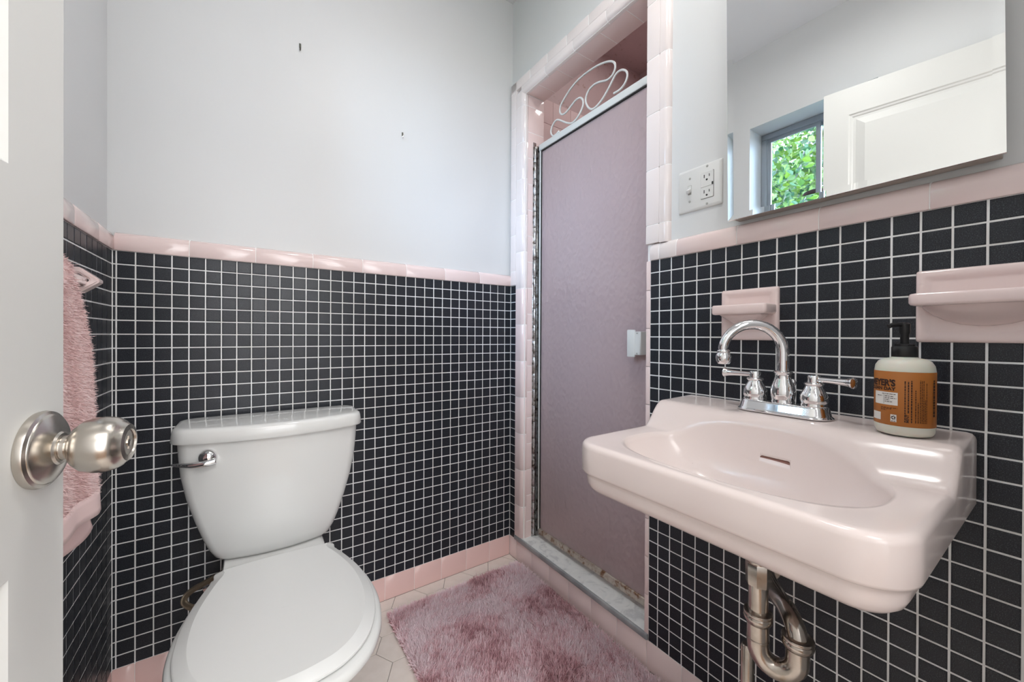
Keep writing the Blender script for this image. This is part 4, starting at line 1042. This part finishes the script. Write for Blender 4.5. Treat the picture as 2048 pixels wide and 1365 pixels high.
for sx, ang in ((-1, 178), (1, -14)):
    bm = bmesh.new(); lathe(bm, bell, 40, Matrix.Translation((sx*0.0508, 0, 0)))
    hd = bm_to('handle', bm, M['chrome'], fc, auto=50)
    a = math.radians(ang); d = Vector((math.cos(a), math.sin(a), 0))
    bm = bmesh.new()
    Mx = Matrix.Translation(Vector((sx*0.0508, 0, 0.0722))+d*0.006) @ d.to_track_quat('Z', 'Y').to_matrix().to_4x4()
    lathe(bm, [(0.0050, 0.0), (0.0052, 0.020), (0.0058, 0.036), (0.0070, 0.048), (0.0082, 0.0535), (0.0100, 0.0560), (0.0100, 0.0580), (0.0080, 0.0592), (0.0060, 0.0606), (0.001, 0.0612)], 24, Mx)
    bm_to('lever', bm, M['chrome'], hd, auto=45)
bm = bmesh.new()
body = [(0.0195, 0.0215), (0.0200, 0.0245), (0.0190, 0.0265), (0.0198, 0.0300), (0.0212, 0.0380), (0.0210, 0.0460), (0.0188, 0.0560), (0.0150, 0.0665), (0.0136, 0.0740), (0.0142, 0.0790), (0.0160, 0.0805), (0.0162, 0.0825), (0.0140, 0.0840), (0.0100, 0.0842)]
lathe(bm, body, 40); bm_to('spout_base', bm, M['chrome'], fc, auto=50)
sa_ = math.radians(222); sdx = Vector((math.cos(sa_), math.sin(sa_), 0)); RCH = 0.1085
pth = [Vector((0, 0, 0.080)), Vector((0, 0, 0.105))]
for k in range(0, 19):
    a = PI-k/18*(PI*0.95)
    pth.append(sdx*(RCH/2+RCH/2*math.cos(a)) + Vector((0, 0, 0.120+0.0560*math.sin(a))))
pth.append(pth[-1]+Vector((0, 0, -0.006)) + sdx*-0.001)
rad = [0.0105]*len(pth)
rad = [0.0107-0.0018*(i/(len(pth)-1)) for i in range(len(pth))]
bm = bmesh.new(); tube(bm, pth, rad, 28); sp_ = bm_to('spout', bm, M['chrome'], fc, auto=60)
tip = pth[-1]
bm = bmesh.new(); lathe(bm, [(0.0092, 0.002), (0.0118, 0.0), (0.0122, -0.003), (0.0112, -0.0042), (0.0138, -0.009), (0.0146, -0.015), (0.0136, -0.021), (0.0112, -0.0265), (0.0095, -0.0275), (0.001, -0.027)], 32, Matrix.Translation(tip))
bm_to('aerator', bm, M['chrome'], sp_, auto=50)
bm = bmesh.new(); lathe(bm, [(0.0018, 0.02), (0.0018, 0.052), (0.0035, 0.0535), (0.0060, 0.057), (0.0062, 0.062), (0.0040, 0.066), (0.0020, 0.0675), (0.0001, 0.0678)], 20, Matrix.Translation((0.008, 0.0235, 0)))
bm_to('lift_rod', bm, M['chrome'], fc, auto=50)

# ---------------------------------------------------------------- soap bottle
BL = Vector((-0.099, -1.2535, 0.8068))
sb = empty('soap_bottle', BL); tag(sb, 'hand soap bottle with orange-brown label and black pump on the sink ledge', 'soap bottle')
R_ = 0.0345
bm = bmesh.new(); bp = [(0.001, 0.001), (0.026, 0.0), (0.0315, 0.0015), (0.0338, 0.006), (0.0345, 0.012), (0.0345, 0.0915), (0.0335, 0.0985), (0.0300, 0.1045), (0.0240, 0.1080), (0.0170, 0.1092), (0.0150, 0.1100), (0.0150, 0.1135)]
lathe(bm, [(r, z) for r, z in bp], 56); bm_to('bottle_body', bm, M['bottle'], sb, auto=60)
bm = bmesh.new(); nseg = 72
lathe(bm, [(R_+0.0002, 0.0145), (R_+0.0004, 0.0147), (R_+0.0004, 0.0903), (R_+0.0002, 0.0905)], nseg, cap=False); lab = bm_to('label', bm, M['label'], sb, smooth=True)
bm = bmesh.new(); lathe(bm, [(0.0148, 0.1105), (0.0152, 0.1110), (0.0152, 0.1245), (0.0142, 0.1260), (0.0118, 0.1262), (0.0118, 0.1290), (0.0060, 0.1295)], 40); 
for k in range(40):
    a = 2*PI*k/40; add_box(bm, 0, 0, 0, 0, 0, 0) if False else None
bm_to('pump_collar', bm, M['black_plastic'], sb, auto=40)
pump = link('pump_head', bpy.data.meshes.new('pump_head'), M['black_plastic'], sb)
bm = bmesh.new(); lathe(bm, [(0.0052, 0.129), (0.0052, 0.143), (0.0064, 0.1455), (0.0066, 0.1545), (0.0068, 0.1580), (0.0040, 0.1600), (0.001, 0.1602)], 28)
na = math.radians(142); nd_ = Vector((math.cos(na), math.sin(na), 0))
pp = [Vector((0, 0, 0.1572)), nd_*0.010+Vector((0, 0, 0.1574)), nd_*0.018+Vector((0, 0, 0.1566)), nd_*0.0235+Vector((0, 0, 0.1545))]
tube(bm, catmull(pp, 4), 0.0032, 12); bm.to_mesh(pump.data); bm.free()
for p in pump.data.polygons: p.use_smooth = True
pump.data.set_sharp_from_angle(angle=math.radians(50))
# print on the label, wrapped around the bottle: s = arc position (m) measured from the side facing the camera, positive to the right in view
face_a = math.atan2(CAM.y-BL.y, CAM.x-BL.x)
def wrap(s_, z, lift=0.0007):
    a = face_a + s_/R_; return Vector(((R_+lift)*math.cos(a), (R_+lift)*math.sin(a), z))
def wrap_bm(bm, lift=0.0007):
    for v in bm.verts: v.co = wrap(v.co.x, v.co.y, lift+v.co.z)
def text_bm(body, size, x0, z0, offset=0.0, rot=0.0, sx=1.0, align='LEFT'):
    c = bpy.data.curves.new('t', 'FONT'); c.body = body; c.size = size; c.offset = offset; c.align_x = align; c.resolution_u = 3
    o = bpy.data.objects.new('t', c); COL.objects.link(o); bpy.context.view_layer.update()
    me = bpy.data.meshes.new_from_object(o.evaluated_get(bpy.context.evaluated_depsgraph_get())); bpy.data.objects.remove(o); bpy.data.curves.remove(c)
    bm = bmesh.new(); bm.from_mesh(me); bpy.data.meshes.remove(me)
    cr_, sr_ = math.cos(rot), math.sin(rot)
    for v in bm.verts:
        a, b = v.co.x*sx, v.co.y; v.co = Vector((x0+a*cr_-b*sr_, z0+a*sr_+b*cr_, 0))
    return bm
pr = bmesh.new()
for body, size, x1, z0, off, sx in (("MEYER'S", 0.0125, -0.0095, 0.0700, 0.00060, 0.86), ('CLEAN DAY', 0.0062, -0.0095, 0.0638, 0.00028, 1.15)):
    merge(pr, text_bm(body, size, x1, z0, off, 0, sx, 'RIGHT'))
merge(pr, text_bm('MINT', 0.0048, 0.0052, 0.0205, 0.0001, PI/2, 1.0))
rnd = random.Random(11)
def greek(x0, z0, length, h, vertical):
    p = 0
    while p < length:
        w_ = min(rnd.uniform(0.0012, 0.0042), length-p)
        b2 = bmesh.new()
        q = [(x0-h, z0+p), (x0, z0+p), (x0, z0+p+w_), (x0-h, z0+p+w_)] if vertical else [(x0+p, z0), (x0+p+w_, z0), (x0+p+w_, z0+h), (x0+p, z0+h)]
        b2.faces.new([b2.verts.new((a, b, 0)) for a, b in q]); merge(pr, b2); p += w_+0.0007
for x0, z0, L_, h in ((0.0016, 0.021, 0.057, 0.0012), (0.0052, 0.034, 0.044, 0.0014), (0.0086, 0.021, 0.058, 0.0014), (0.0128, 0.021, 0.045, 0.0010), (0.0155, 0.021, 0.028, 0.0010), (0.0180, 0.021, 0.059, 0.0008), (0.0200, 0.021, 0.059, 0.0008), (0.0220, 0.021, 0.059, 0.0008), (0.0240, 0.021, 0.032, 0.0008), (0.0258, 0.021, 0.055, 0.0008), (0.0400, 0.03, 0.050, 0.0040)):
    greek(x0, z0, L_, h, True)
for x0, z0, L_ in ((-0.028, 0.0385, 0.021), (-0.028, 0.0368, 0.014), (-0.028, 0.0350, 0.008)): greek(x0, z0, L_, 0.0007, False)
wrap_bm(pr, 0.0008); bm_to('label_print', pr, M['ink'], lab)
def patch(x0, x1, z0, z1, name, m, lift):
    bm = bmesh.new(); n = 12
    g_ = [[bm.verts.new((x0+(x1-x0)*i/n, z, 0)) for i in range(n+1)] for z in (z0, z1)]
    for i in range(n): bm.faces.new((g_[0][i], g_[0][i+1], g_[1][i+1], g_[1][i]))
    wrap_bm(bm, lift); return bm_to(name, bm, m, lab, smooth=True)
patch(-0.040, -0.0068, 0.0430, 0.0610, 'white_panel', M['label_white'], 0.0006)
patch(-0.046, -0.0285, 0.0200, 0.0310, 'white_panel', M['label_white'], 0.0006)
patch(-0.0150, -0.0080, 0.0198, 0.0300, 'recycling_badge', M['label_white'], 0.0006)
pr = bmesh.new()
for x0, z0, L_ in ((-0.026, 0.0580, 0.017), (-0.0222, 0.0548, 0.011), (-0.0222, 0.0522, 0.014), (-0.0222, 0.0498, 0.006), (-0.0222, 0.0472, 0.010), (-0.034, 0.0548, 0.008), (-0.0140, 0.0205, 0.005)): greek(x0, z0, L_, 0.0008, False)
b2 = bmesh.new(); b2.faces.new([b2.verts.new(q) for q in ((-0.0237, 0.0440, 0), (-0.0234, 0.0440, 0), (-0.0234, 0.0575, 0), (-0.0237, 0.0575, 0))]); merge(pr, b2)
for k in range(3):      # three chasing arrows
    b2 = bmesh.new(); a0 = PI/2+k*2*PI/3
    def rp(x_, y_):
        return (-0.0115+x_*math.cos(a0)-y_*math.sin(a0), 0.0258+x_*math.sin(a0)+y_*math.cos(a0), 0)
    b2.faces.new([b2.verts.new(rp(*q)) for q in ((0.0022, -0.0016), (0.0030, -0.0008), (0.0018, 0.0014), (0.0009, 0.0008))])
    b2.faces.new([b2.verts.new(rp(*q)) for q in ((0.0004, 0.0004), (0.0024, 0.0018), (0.0004, 0.0026))]); merge(pr, b2)
wrap_bm(pr, 0.0010); bm_to('panel_print', pr, M['ink'], lab)

sb.scale = (1.0, 1.0, 1.09)
# ---------------------------------------------------------------- ceramic holders in the wall
def ceramic_plate(name, label, cat, y0, y1, z0, z1):
    t = empty(name, (0, -(y0+y1)/2, (z0+z1)/2)); tag(t, label, cat); cy2, cz2 = -(y0+y1)/2, (z0+z1)/2
    hx, hz = (y1-y0)/2, (z1-z0)/2; bm = bmesh.new()
    def r_(i, n_): return [Vector((-n_, a, b)) for a, b in rrect(hx-i, hz-i, 0.004, 4)]
    loft(bm, [r_(0, -0.001), r_(0, 0.004), r_(0.0015, 0.0075), r_(0.005, 0.009), r_(0.012, 0.0085), r_(0.0165, 0.0055), (r_(0.020, 0.005))])
    bmesh.ops.recalc_face_normals(bm, faces=bm.faces[:]); bm_to('back_plate', bm, M['pink'], t, auto=60); return t
th1 = ceramic_plate('toothbrush_holder', 'small pink ceramic wall holder with flat shelf behind the faucet', 'holder', 0.919, 1.0415, 0.950, 1.068)
bm = bmesh.new()
def shelf(bm, hx, dep, z0, z1, rr, sag=0.0):
    def r_(ins, z): return [Vector((-0.004-(dep-0.004)/2+0-b, a, z)) for a, b in rrect(hx-ins, (dep-0.004)/2-ins*0.5, max(rr-ins, 0.002), 5)]
    loft(bm, [r_(0.008, z0-0.001), r_(0.0025, z0+0.0005), r_(0, z0+0.004), r_(0, z1-0.004), r_(0.0018, z1-0.0008), r_(0.005, z1), r_(0.009, z1-0.001), r_(0.012, z1-0.003)])
    bmesh.ops.recalc_face_normals(bm, faces=bm.faces[:])
shelf(bm, 0.0585, 0.060, 1.0085-1.009, 1.0295-1.009, 0.008)
bm_to('shelf', bm, M['pink'], th1, auto=50)
bm = bmesh.new()
lp_ = [(0.050, 0.052, 0.001), (0.040, 0.042, -0.008), (0.026, 0.028, -0.020), (0.012, 0.012, -0.030)]
loft(bm, [[Vector((-0.004-d_*0.5-b*0.9, a, z)) for a, b in rrect(hx, d_/2, d_/2*0.6, 6)] for hx, d_, z in lp_]); bmesh.ops.recalc_face_normals(bm, faces=bm.faces[:]); bm_to('bracket', bm, M['pink'], th1, smooth=True)
th2 = ceramic_plate('soap_dish', 'large pink ceramic soap dish with curved belly on the tiles above the soap bottle', 'soap dish', 1.2495, 1.402, 0.950, 1.071)
bm = bmesh.new(); shelf(bm, 0.0765, 0.066, -0.0005, 0.0185, 0.012)
bm_to('tray', bm, M['pink'], th2, auto=50)
bm = bmesh.new()
loft(bm, [[Vector((-0.002-b, a, z)) for a, b in ([(hx*math.cos(PI*k/24), d_*math.sin(PI*k/24)**0.8) for k in range(25)])] for hx, d_, z in ((0.070, 0.058, 0.001), (0.066, 0.052, -0.006), (0.056, 0.040, -0.016), (0.042, 0.026, -0.025), (0.026, 0.014, -0.031), (0.008, 0.006, -0.034))])
bmesh.ops.recalc_face_normals(bm, faces=bm.faces[:]); bm_to('belly', bm, M['pink'], th2, auto=80)

# ---------------------------------------------------------------- drain pipes under the sink
pt = empty('drain_trap', (-0.185, -1.082, 0.39)); tag(pt, 'tarnished chrome drain pipe and curved trap under the pink sink', 'pipe')
def pc(name, bm, m=None, auto=50): return wchild(bm_to(name, bm, m or M['oldmetal'], None, auto=auto), pt, pt.location)
PX, PY = -0.185, -1.082
T_ = Matrix.Translation((PX, PY, 0))
bm = bmesh.new(); lathe(bm, [(0.0158, 0.425), (0.0158, 0.64)], 32, T_); pc('tailpiece', bm)
bm = bmesh.new(); lathe(bm, [(0.0165, 0.5080), (0.0195, 0.5095), (0.0205, 0.5180), (0.0207, 0.5480), (0.0195, 0.5500)], 8, T_ @ Matrix.Rotation(0.3, 4, 'Z')); lathe(bm, [(0.0185, 0.5490), (0.0190, 0.5600), (0.0225, 0.5640), (0.0240, 0.6000), (0.030, 0.6060), (0.030, 0.630)], 24, T_); pc('flange_nut', bm, auto=30)
def ringnut(z, r, Mx):
    bm = bmesh.new(); lathe(bm, [(0.0165, z+0.010), (r-0.001, z+0.009), (r, z+0.006), (r-0.0015, z+0.003), (r, z), (r-0.001, z-0.006), (r-0.004, z-0.011), (0.0175, z-0.013)], 28, Mx); return bm
pc('slip_nut', ringnut(0.4515, 0.0235, T_))
Q = Vector((-0.166, -1.137, 0.0))
dirj = (Q-Vector((PX, PY, 0))); DJ = dirj.length; dirj.normalize()
pth = [Vector((PX, PY, 0.452)), Vector((PX, PY, 0.425)), Vector((PX, PY, 0.402))]
for k in range(1, 13):
    a = PI+k/12*PI; pth.append(Vector((PX, PY, 0.400))+dirj*(DJ/2+DJ/2*math.cos(a))+Vector((0, 0, 0.5*DJ*math.sin(a)*1.05)))
pth += [Vector((Q.x, Q.y, 0.415)), Vector((Q.x, Q.y, 0.428))]
bm = bmesh.new(); tube(bm, pth, 0.0178, 28); pc('trap_bend', bm, auto=60)
bm = bmesh.new(); lathe(bm, [(0.0182, 0.4105), (0.0185, 0.411), (0.0185, 0.4125), (0.0180, 0.413)], 28, T_); pc('solder_joint', bm)
pc('slip_nut', ringnut(0.4315, 0.0245, Matrix.Translation(Q)))
pth = catmull([(Q.x, Q.y, 0.425), (Q.x, Q.y, 0.438), (Q.x+0.007, Q.y+0.008, 0.453), (Q.x+0.028, Q.y+0.028, 0.463), (Q.x+0.056, Q.y+0.055, 0.462), (-0.060, -1.046, 0.457), (-0.001, -1.015, 0.452)], 6)
bm = bmesh.new(); tube(bm, pth, 0.0158, 28); pc('wall_tube', bm, auto=60)
bm = bmesh.new(); lathe(bm, [(0.034, 0.0), (0.032, 0.004), (0.018, 0.010), (0.0165, 0.012)], 32, Matrix.Translation((0, -1.015, 0.452)) @ Matrix.Rotation(-PI/2, 4, 'Y')); pc('wall_flange', bm)
fp = empty('floor_pipe', (-0.12, -1.035, 0)); tag(fp, 'thin pinkish metal pipe rising from the floor behind the drain trap', 'pipe')
bm = bmesh.new(); lathe(bm, [(0.012, 0.0), (0.012, 0.335), (0.009, 0.34)], 24); lathe(bm, [(0.028, 0.0), (0.027, 0.004), (0.014, 0.009)], 28); bm_to('pipe', bm, M['oldmetal'], fp, auto=50)

# ---------------------------------------------------------------- towel on its bar
BX, BZ = -1.188, 1.052
tbar = empty('towel_bar', (LXT, -0.42, BZ)); tag(tbar, 'pink ceramic towel bar bracket on the left tiled wall behind the towel', 'towel bar')
for y0 in (-0.365, -0.900):
    bm = bmesh.new()
    cen = Vector((-1.2105, 0, BZ+0.004)); HX_, HZ_ = 0.0325, 0.0265
    o_l = []
    for (vx, vz) in ((1, 0), (0, 1), (-1, 0), (0, -1)):
        for tt_ in (-0.22, -0.1, 0.0, 0.1, 0.22):
            # rounded corners of the diamond
            nx, nz = (vx, vz); k_ = 1-0.10*(1-(tt_/0.22)**2)
            if abs(tt_) < 0.22: base_ = (1-0.11*(1-(abs(tt_)/0.22))-abs(tt_)*0.55)
            else: base_ = 1-abs(tt_)
            off = tt_
            if vx: px_, pz_ = vx*base_, off*vx
            else: px_, pz_ = -off*vz, vz*base_
            o_l.append(cen+Vector((px_*HX_, 0, pz_*HZ_)))
    inner = [cen+(p-cen)*0.52 for p in o_l]
    vs = {}
    for side, yy in (('a', y0-0.016), ('b', y0+0.012)):
        vs[side, 'o'] = [bm.verts.new((p.x, yy, p.z)) for p in o_l]; vs[side, 'i'] = [bm.verts.new((p.x, yy, p.z)) for p in inner]
    n_ = len(o_l)
    for i in range(n_):
        j = (i+1) % n_
        for a, b in ((('a', 'o'), ('a', 'i')), (('a', 'i'), ('b', 'i')), (('b', 'i'), ('b', 'o')), (('b', 'o'), ('a', 'o'))):
            bm.faces.new((vs[a][i], vs[a][j], vs[b][j], vs[b][i]))
    bmesh.ops.recalc_face_normals(bm, faces=bm.faces[:])
    bmesh.ops.bevel(bm, geom=[e for e in bm.edges if not e.is_boundary and e.calc_face_angle(0) > 1.2], offset=0.003, segments=2, affect='EDGES')
    wchild(bm_to('bracket', bm, M['pink'], None, auto=40), tbar, tbar.location)
bm = bmesh.new(); b2 = bmesh.new(); add_box(b2, BX-0.026, BX-0.010, -0.895, -0.372, BZ-0.006, BZ+0.010, 0.002)
merge(bm, b2); wchild(bm_to('bar', bm, M['pink'], None, auto=40), tbar, tbar.location)

tw = empty('towel', (-1.20, -0.60, 0.6)); tag(tw, 'fluffy pink towel hanging over the bar on the left wall', 'towel')
def towel_pt(s_, t):
    """s_ 0..1 along the drape from back hem over the bar to the front hem, t 0..1 across (0 = edge nearest the toilet wall)"""
    Lb, Lf = 0.46, 0.415; tot = Lb+Lf+0.06; d = s_*tot
    y = -0.500-0.33*t
    w1 = 0.012*math.sin(t*9.0+1.0)+0.006*math.sin(t*23)
    xb, xf = LXT+0.010, BX+0.002
    if d < Lb:
        k = d/Lb; z = BZ-0.005-(Lb-d); x = xb+0.004+0.006*math.sin(t*14)*(1-k)
        y += (0.05*min(1, (1-k)*4)+0.10*(1-k)**1.5)*(1-t); x += 0.030*(1-k)**2*(1-t)
    elif d > Lb+0.06:
        k = (d-Lb-0.06)/Lf; z = BZ-0.005-(d-Lb-0.06); x = xf+0.004*math.sin(min(1, k*1.4)*PI/2)+w1*(0.3+0.7*k)*min(1, t*4)
        y += (0.066*math.sin(min(1, k*2.6)*PI/2)+0.040*k*k)*(1-t)
        z += 0.010*math.sin(t*7)*k
    else:
        a = (d-Lb)/0.06*PI; x = (xb+xf)/2-math.cos(a)*(xf-xb)/2; z = BZ+0.0+0.028*math.sin(a); 
    return Vector((x, y, z))
NS, NT = 96, 40
bm = bmesh.new(); grid = [[bm.verts.new(towel_pt(i/NS, j/NT)) for j in range(NT+1)] for i in range(NS+1)]
for i in range(NS):
    for j in range(NT): bm.faces.new((grid[i][j], grid[i+1][j], grid[i+1][j+1], grid[i][j+1]))
bm.normal_update()
me = bpy.data.meshes.new('towel_cloth'); bm.to_mesh(me); bm.free()
for p in me.polygons: p.use_smooth = True
tc_ = link('towel_cloth', me, M['towelbase']); wchild(tc_, tw, tw.location)
sd_ = tc_.modifiers.new('thick', 'SOLIDIFY'); sd_.thickness = 0.005; sd_.offset = 0
bm = bmesh.new()
for k0, k1 in ((0.955, 0.999),):
    g_ = []
    for i in range(5):
        row = []
        for j in range(NT+1):
            p = towel_pt(k0+(k1-k0)*i/4, j/NT); row.append(bm.verts.new(p+Vector((0.0042, 0, 0))))
        g_.append(row)
    for i in range(4):
        for j in range(NT): bm.faces.new((g_[i][j], g_[i+1][j], g_[i+1][j+1], g_[i][j+1]))
M['hem'] = mat('smooth_pink_hem', (0.90, 0.68, 0.66), 0.8)
o = wchild(bm_to('hem_band', bm, M['hem'], None, smooth=True), tw, tw.location); o['label'] = 'smooth woven band along the bottom hem'
m_ = o.modifiers.new('thick', 'SOLIDIFY'); m_.thickness = 0.0025
def fibres(name, roots, dirs, length, width, tint, m, parent, loc, segs=2, curl=0.35, root_shade=0.25):
    n = len(roots); q = rng.normal(0, 1, (n, 3)); sv = np.cross(dirs, q); sv /= np.linalg.norm(sv, axis=1)[:, None]+1e-9
    bend = rng.normal(0, 1, (n, 3))*curl
    rows = []
    for k in range(segs+1):
        t = k/segs; c = roots+dirs*(length*t)[:, None]+bend*(length*t*t*0.6)[:, None]
        wv = (width*(1-0.75*t))[:, None]
        rows.append(c-sv*wv); rows.append(c+sv*wv)
    V = np.stack(rows, axis=1).reshape(-1, 3); per = 2*(segs+1)
    b = (np.arange(n)*per)[:, None]
    fs = np.concatenate([b+np.array([2*k, 2*k+1, 2*k+3, 2*k+2]) for k in range(segs)], axis=0)
    me = bpy.data.meshes.new(name)
    me.vertices.add(len(V)); me.vertices.foreach_set('co', V.astype(np.float32).ravel())
    me.loops.add(fs.size); me.loops.foreach_set('vertex_index', fs.astype(np.int32).ravel())
    me.polygons.add(len(fs)); me.polygons.foreach_set('loop_start', (np.arange(len(fs))*4).astype(np.int32)); me.polygons.foreach_set('loop_total', np.full(len(fs), 4, np.int32))
    a = me.attributes.new('tint', 'FLOAT', 'POINT'); tv = tint[:, None]-root_shade*(1-np.repeat(np.arange(segs+1)/segs, 2))[None, :]; a.data.foreach_set('value', np.clip(tv, 0, 1).astype(np.float32).ravel())  # roots tinted darker, self-shading painted into the fibres
    me.update(); me.validate()
    o = link(name, me, m, None, 'stuff'); wchild(o, parent, loc); return o
# terry pile on the outside of the towel
nT = 42000
ss = rng.uniform(0.02, 0.955, nT); tt = rng.beta(0.8, 1.6, nT)
eps = 0.004
roots = np.zeros((nT, 3)); dirs = np.zeros((nT, 3))
for i in range(nT):
    a = towel_pt(ss[i], tt[i]); b = towel_pt(min(ss[i]+eps, 1), tt[i])-a; c = towel_pt(ss[i], min(tt[i]+eps, 1.02))-a
    n = b.cross(c)
    if n.length < 1e-9: n = Vector((1, 0, 0))
    n.normalize()
    if ss[i] < 0.49 and n.x > 0: n = -n
    if ss[i] > 0.56 and n.x < 0: n = -n
    if 0.49 <= ss[i] <= 0.56 and n.z < 0: n = -n
    if tt[i] < 0.03: n = (n+Vector((0, 1.2, 0))).normalized()
    roots[i] = a+n*0.002; dirs[i] = n+Vector((0, 0, -0.35))
dirs += rng.normal(0, 0.28, (nT, 3)); dirs /= np.linalg.norm(dirs, axis=1)[:, None]
tint = np.clip(0.55+0.22*np.sin(tt*31+ss*5)+rng.normal(0, 0.20, nT), 0, 1)
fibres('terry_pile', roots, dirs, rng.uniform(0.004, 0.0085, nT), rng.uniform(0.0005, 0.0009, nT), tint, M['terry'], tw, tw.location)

# ---------------------------------------------------------------- bath rug
rx0, rx1, ry0, ry1 = -0.562, -0.012, -0.985, -0.088
rug = empty('bath_rug', ((rx0+rx1)/2, (ry0+ry1)/2, 0)); tag(rug, 'mottled pink shag bath rug on the floor between toilet and shower', 'rug')
bm = bmesh.new(); rc_ = lambda ins, z: [Vector((a, b, z)) for a, b in rrect((rx1-rx0)/2-ins, (ry1-ry0)/2-ins, 0.035, 8, (rx0+rx1)/2, (ry0+ry1)/2)]
loft(bm, [rc_(0.002, 0.0005), rc_(0, 0.004), rc_(0.006, 0.009)]); bmesh.ops.recalc_face_normals(bm, faces=bm.faces[:])
wchild(bm_to('backing', bm, M['rugback'], None, auto=50), rug, rug.location)
def vnoise(x, y, sc, seed):
    r2 = np.random.default_rng(seed); T = r2.uniform(0, 1, (64, 64)); xs2, ys2 = x*sc+20, y*sc+20
    xi, yi = np.floor(xs2).astype(int), np.floor(ys2).astype(int); fx_, fy_ = xs2-xi, ys2-yi
    fx_, fy_ = fx_*fx_*(3-2*fx_), fy_*fy_*(3-2*fy_)
    g_ = lambda a, b: T[a % 64, b % 64]
    return (g_(xi, yi)*(1-fx_)+g_(xi+1, yi)*fx_)*(1-fy_)+(g_(xi, yi+1)*(1-fx_)+g_(xi+1, yi+1)*fx_)*fy_
nR = 150000
px_ = rng.uniform(rx0+0.004, rx1-0.004, nR); py_ = ry1-0.004-(ry1-ry0-0.008)*rng.beta(1.0, 1.15, nR)
lean_shade = 0.55*vnoise(px_, py_, 9, 1)+0.30*vnoise(px_, py_, 22, 2)+0.15*vnoise(px_, py_, 60, 3)  # tint patches painted in to imitate the shading of leaning pile
lx = (vnoise(px_, py_, 8, 4)-0.5)*2.2; ly = (vnoise(px_, py_, 8, 5)-0.5)*2.2
clump = vnoise(px_, py_, 130, 6)
ed = np.minimum.reduce([px_-rx0, rx1-px_, py_-ry0, ry1-py_]); edge = np.clip(1-ed/0.02, 0, 1)
ox = np.where(px_-rx0 < 0.02, -1.0, np.where(rx1-px_ < 0.02, 0.4, 0))*edge; oy = np.where(ry1-py_ < 0.02, 1.0, np.where(py_-ry0 < 0.02, -1.0, 0))*edge
D_ = np.stack([lx*0.34+ox*1.1+rng.normal(0, .22, nR), ly*0.34+oy*1.1+rng.normal(0, .22, nR), np.ones(nR)*(1.0-0.35*edge)], axis=1); D_ /= np.linalg.norm(D_, axis=1)[:, None]
ln = (0.011+0.011*clump)*rng.uniform(0.75, 1.15, nR)*(1-0.25*edge)
R3 = np.stack([px_, py_, np.full(nR, 0.006)], axis=1)
tint = np.clip((lean_shade-0.5)*1.9+0.66+rng.normal(0, 0.16, nR)+(clump-0.5)*0.9, 0.12, 1)
fibres('shag_pile', R3, D_, ln, rng.uniform(0.0009, 0.0015, nR), tint, M['pile'], rug, rug.location, segs=3, curl=0.30, root_shade=0.36)

# ---------------------------------------------------------------- ceiling lamp added for top fill (unseen, above the camera's view)
cl = empty('added_ceiling_lamp', (-0.55, -0.95, CEIL)); tag(cl, 'added round ceiling lamp with frosted shade, unseen above the room', 'lamp')
bm = bmesh.new(); lathe(bm, [(0.075, -0.0005), (0.075, -0.018), (0.060, -0.022)], 36); bm_to('lamp_base', bm, M['nickel'], cl, auto=40)
bm = bmesh.new(); lathe(bm, [(0.062, -0.018), (0.115, -0.022), (0.120, -0.035), (0.105, -0.060), (0.07, -0.078), (0.001, -0.084)], 36); bm_to('lamp_shade', bm, M['lamp'], cl, smooth=True)

vl = empty('vanity_light', (0.012, -1.146, 2.21)); tag(vl, 'three-globe wall light above the mirror', 'lamp')
bm = bmesh.new(); add_box(bm, -0.030, 0.0, -0.22, 0.22, -0.035, 0.035, 0.004, 2); bm_to('wall_bar', bm, M['chrome'], vl, auto=40)
for dy in (-0.15, 0.0, 0.15):
    bm = bmesh.new(); lathe(bm, [(0.02, 0.0), (0.024, 0.02), (0.03, 0.035)], 20, Matrix.Translation((-0.030, dy, 0)) @ Matrix.Rotation(-PI/2, 4, 'Y')); lh = bm_to('lamp_holder', bm, M['chrome'], vl, auto=40)
    bm = bmesh.new(); bmesh.ops.create_uvsphere(bm, u_segments=20, v_segments=12, radius=0.045, matrix=Matrix.Translation((-0.100, dy, 0))); bm_to('globe', bm, M['globe'], lh, smooth=True)
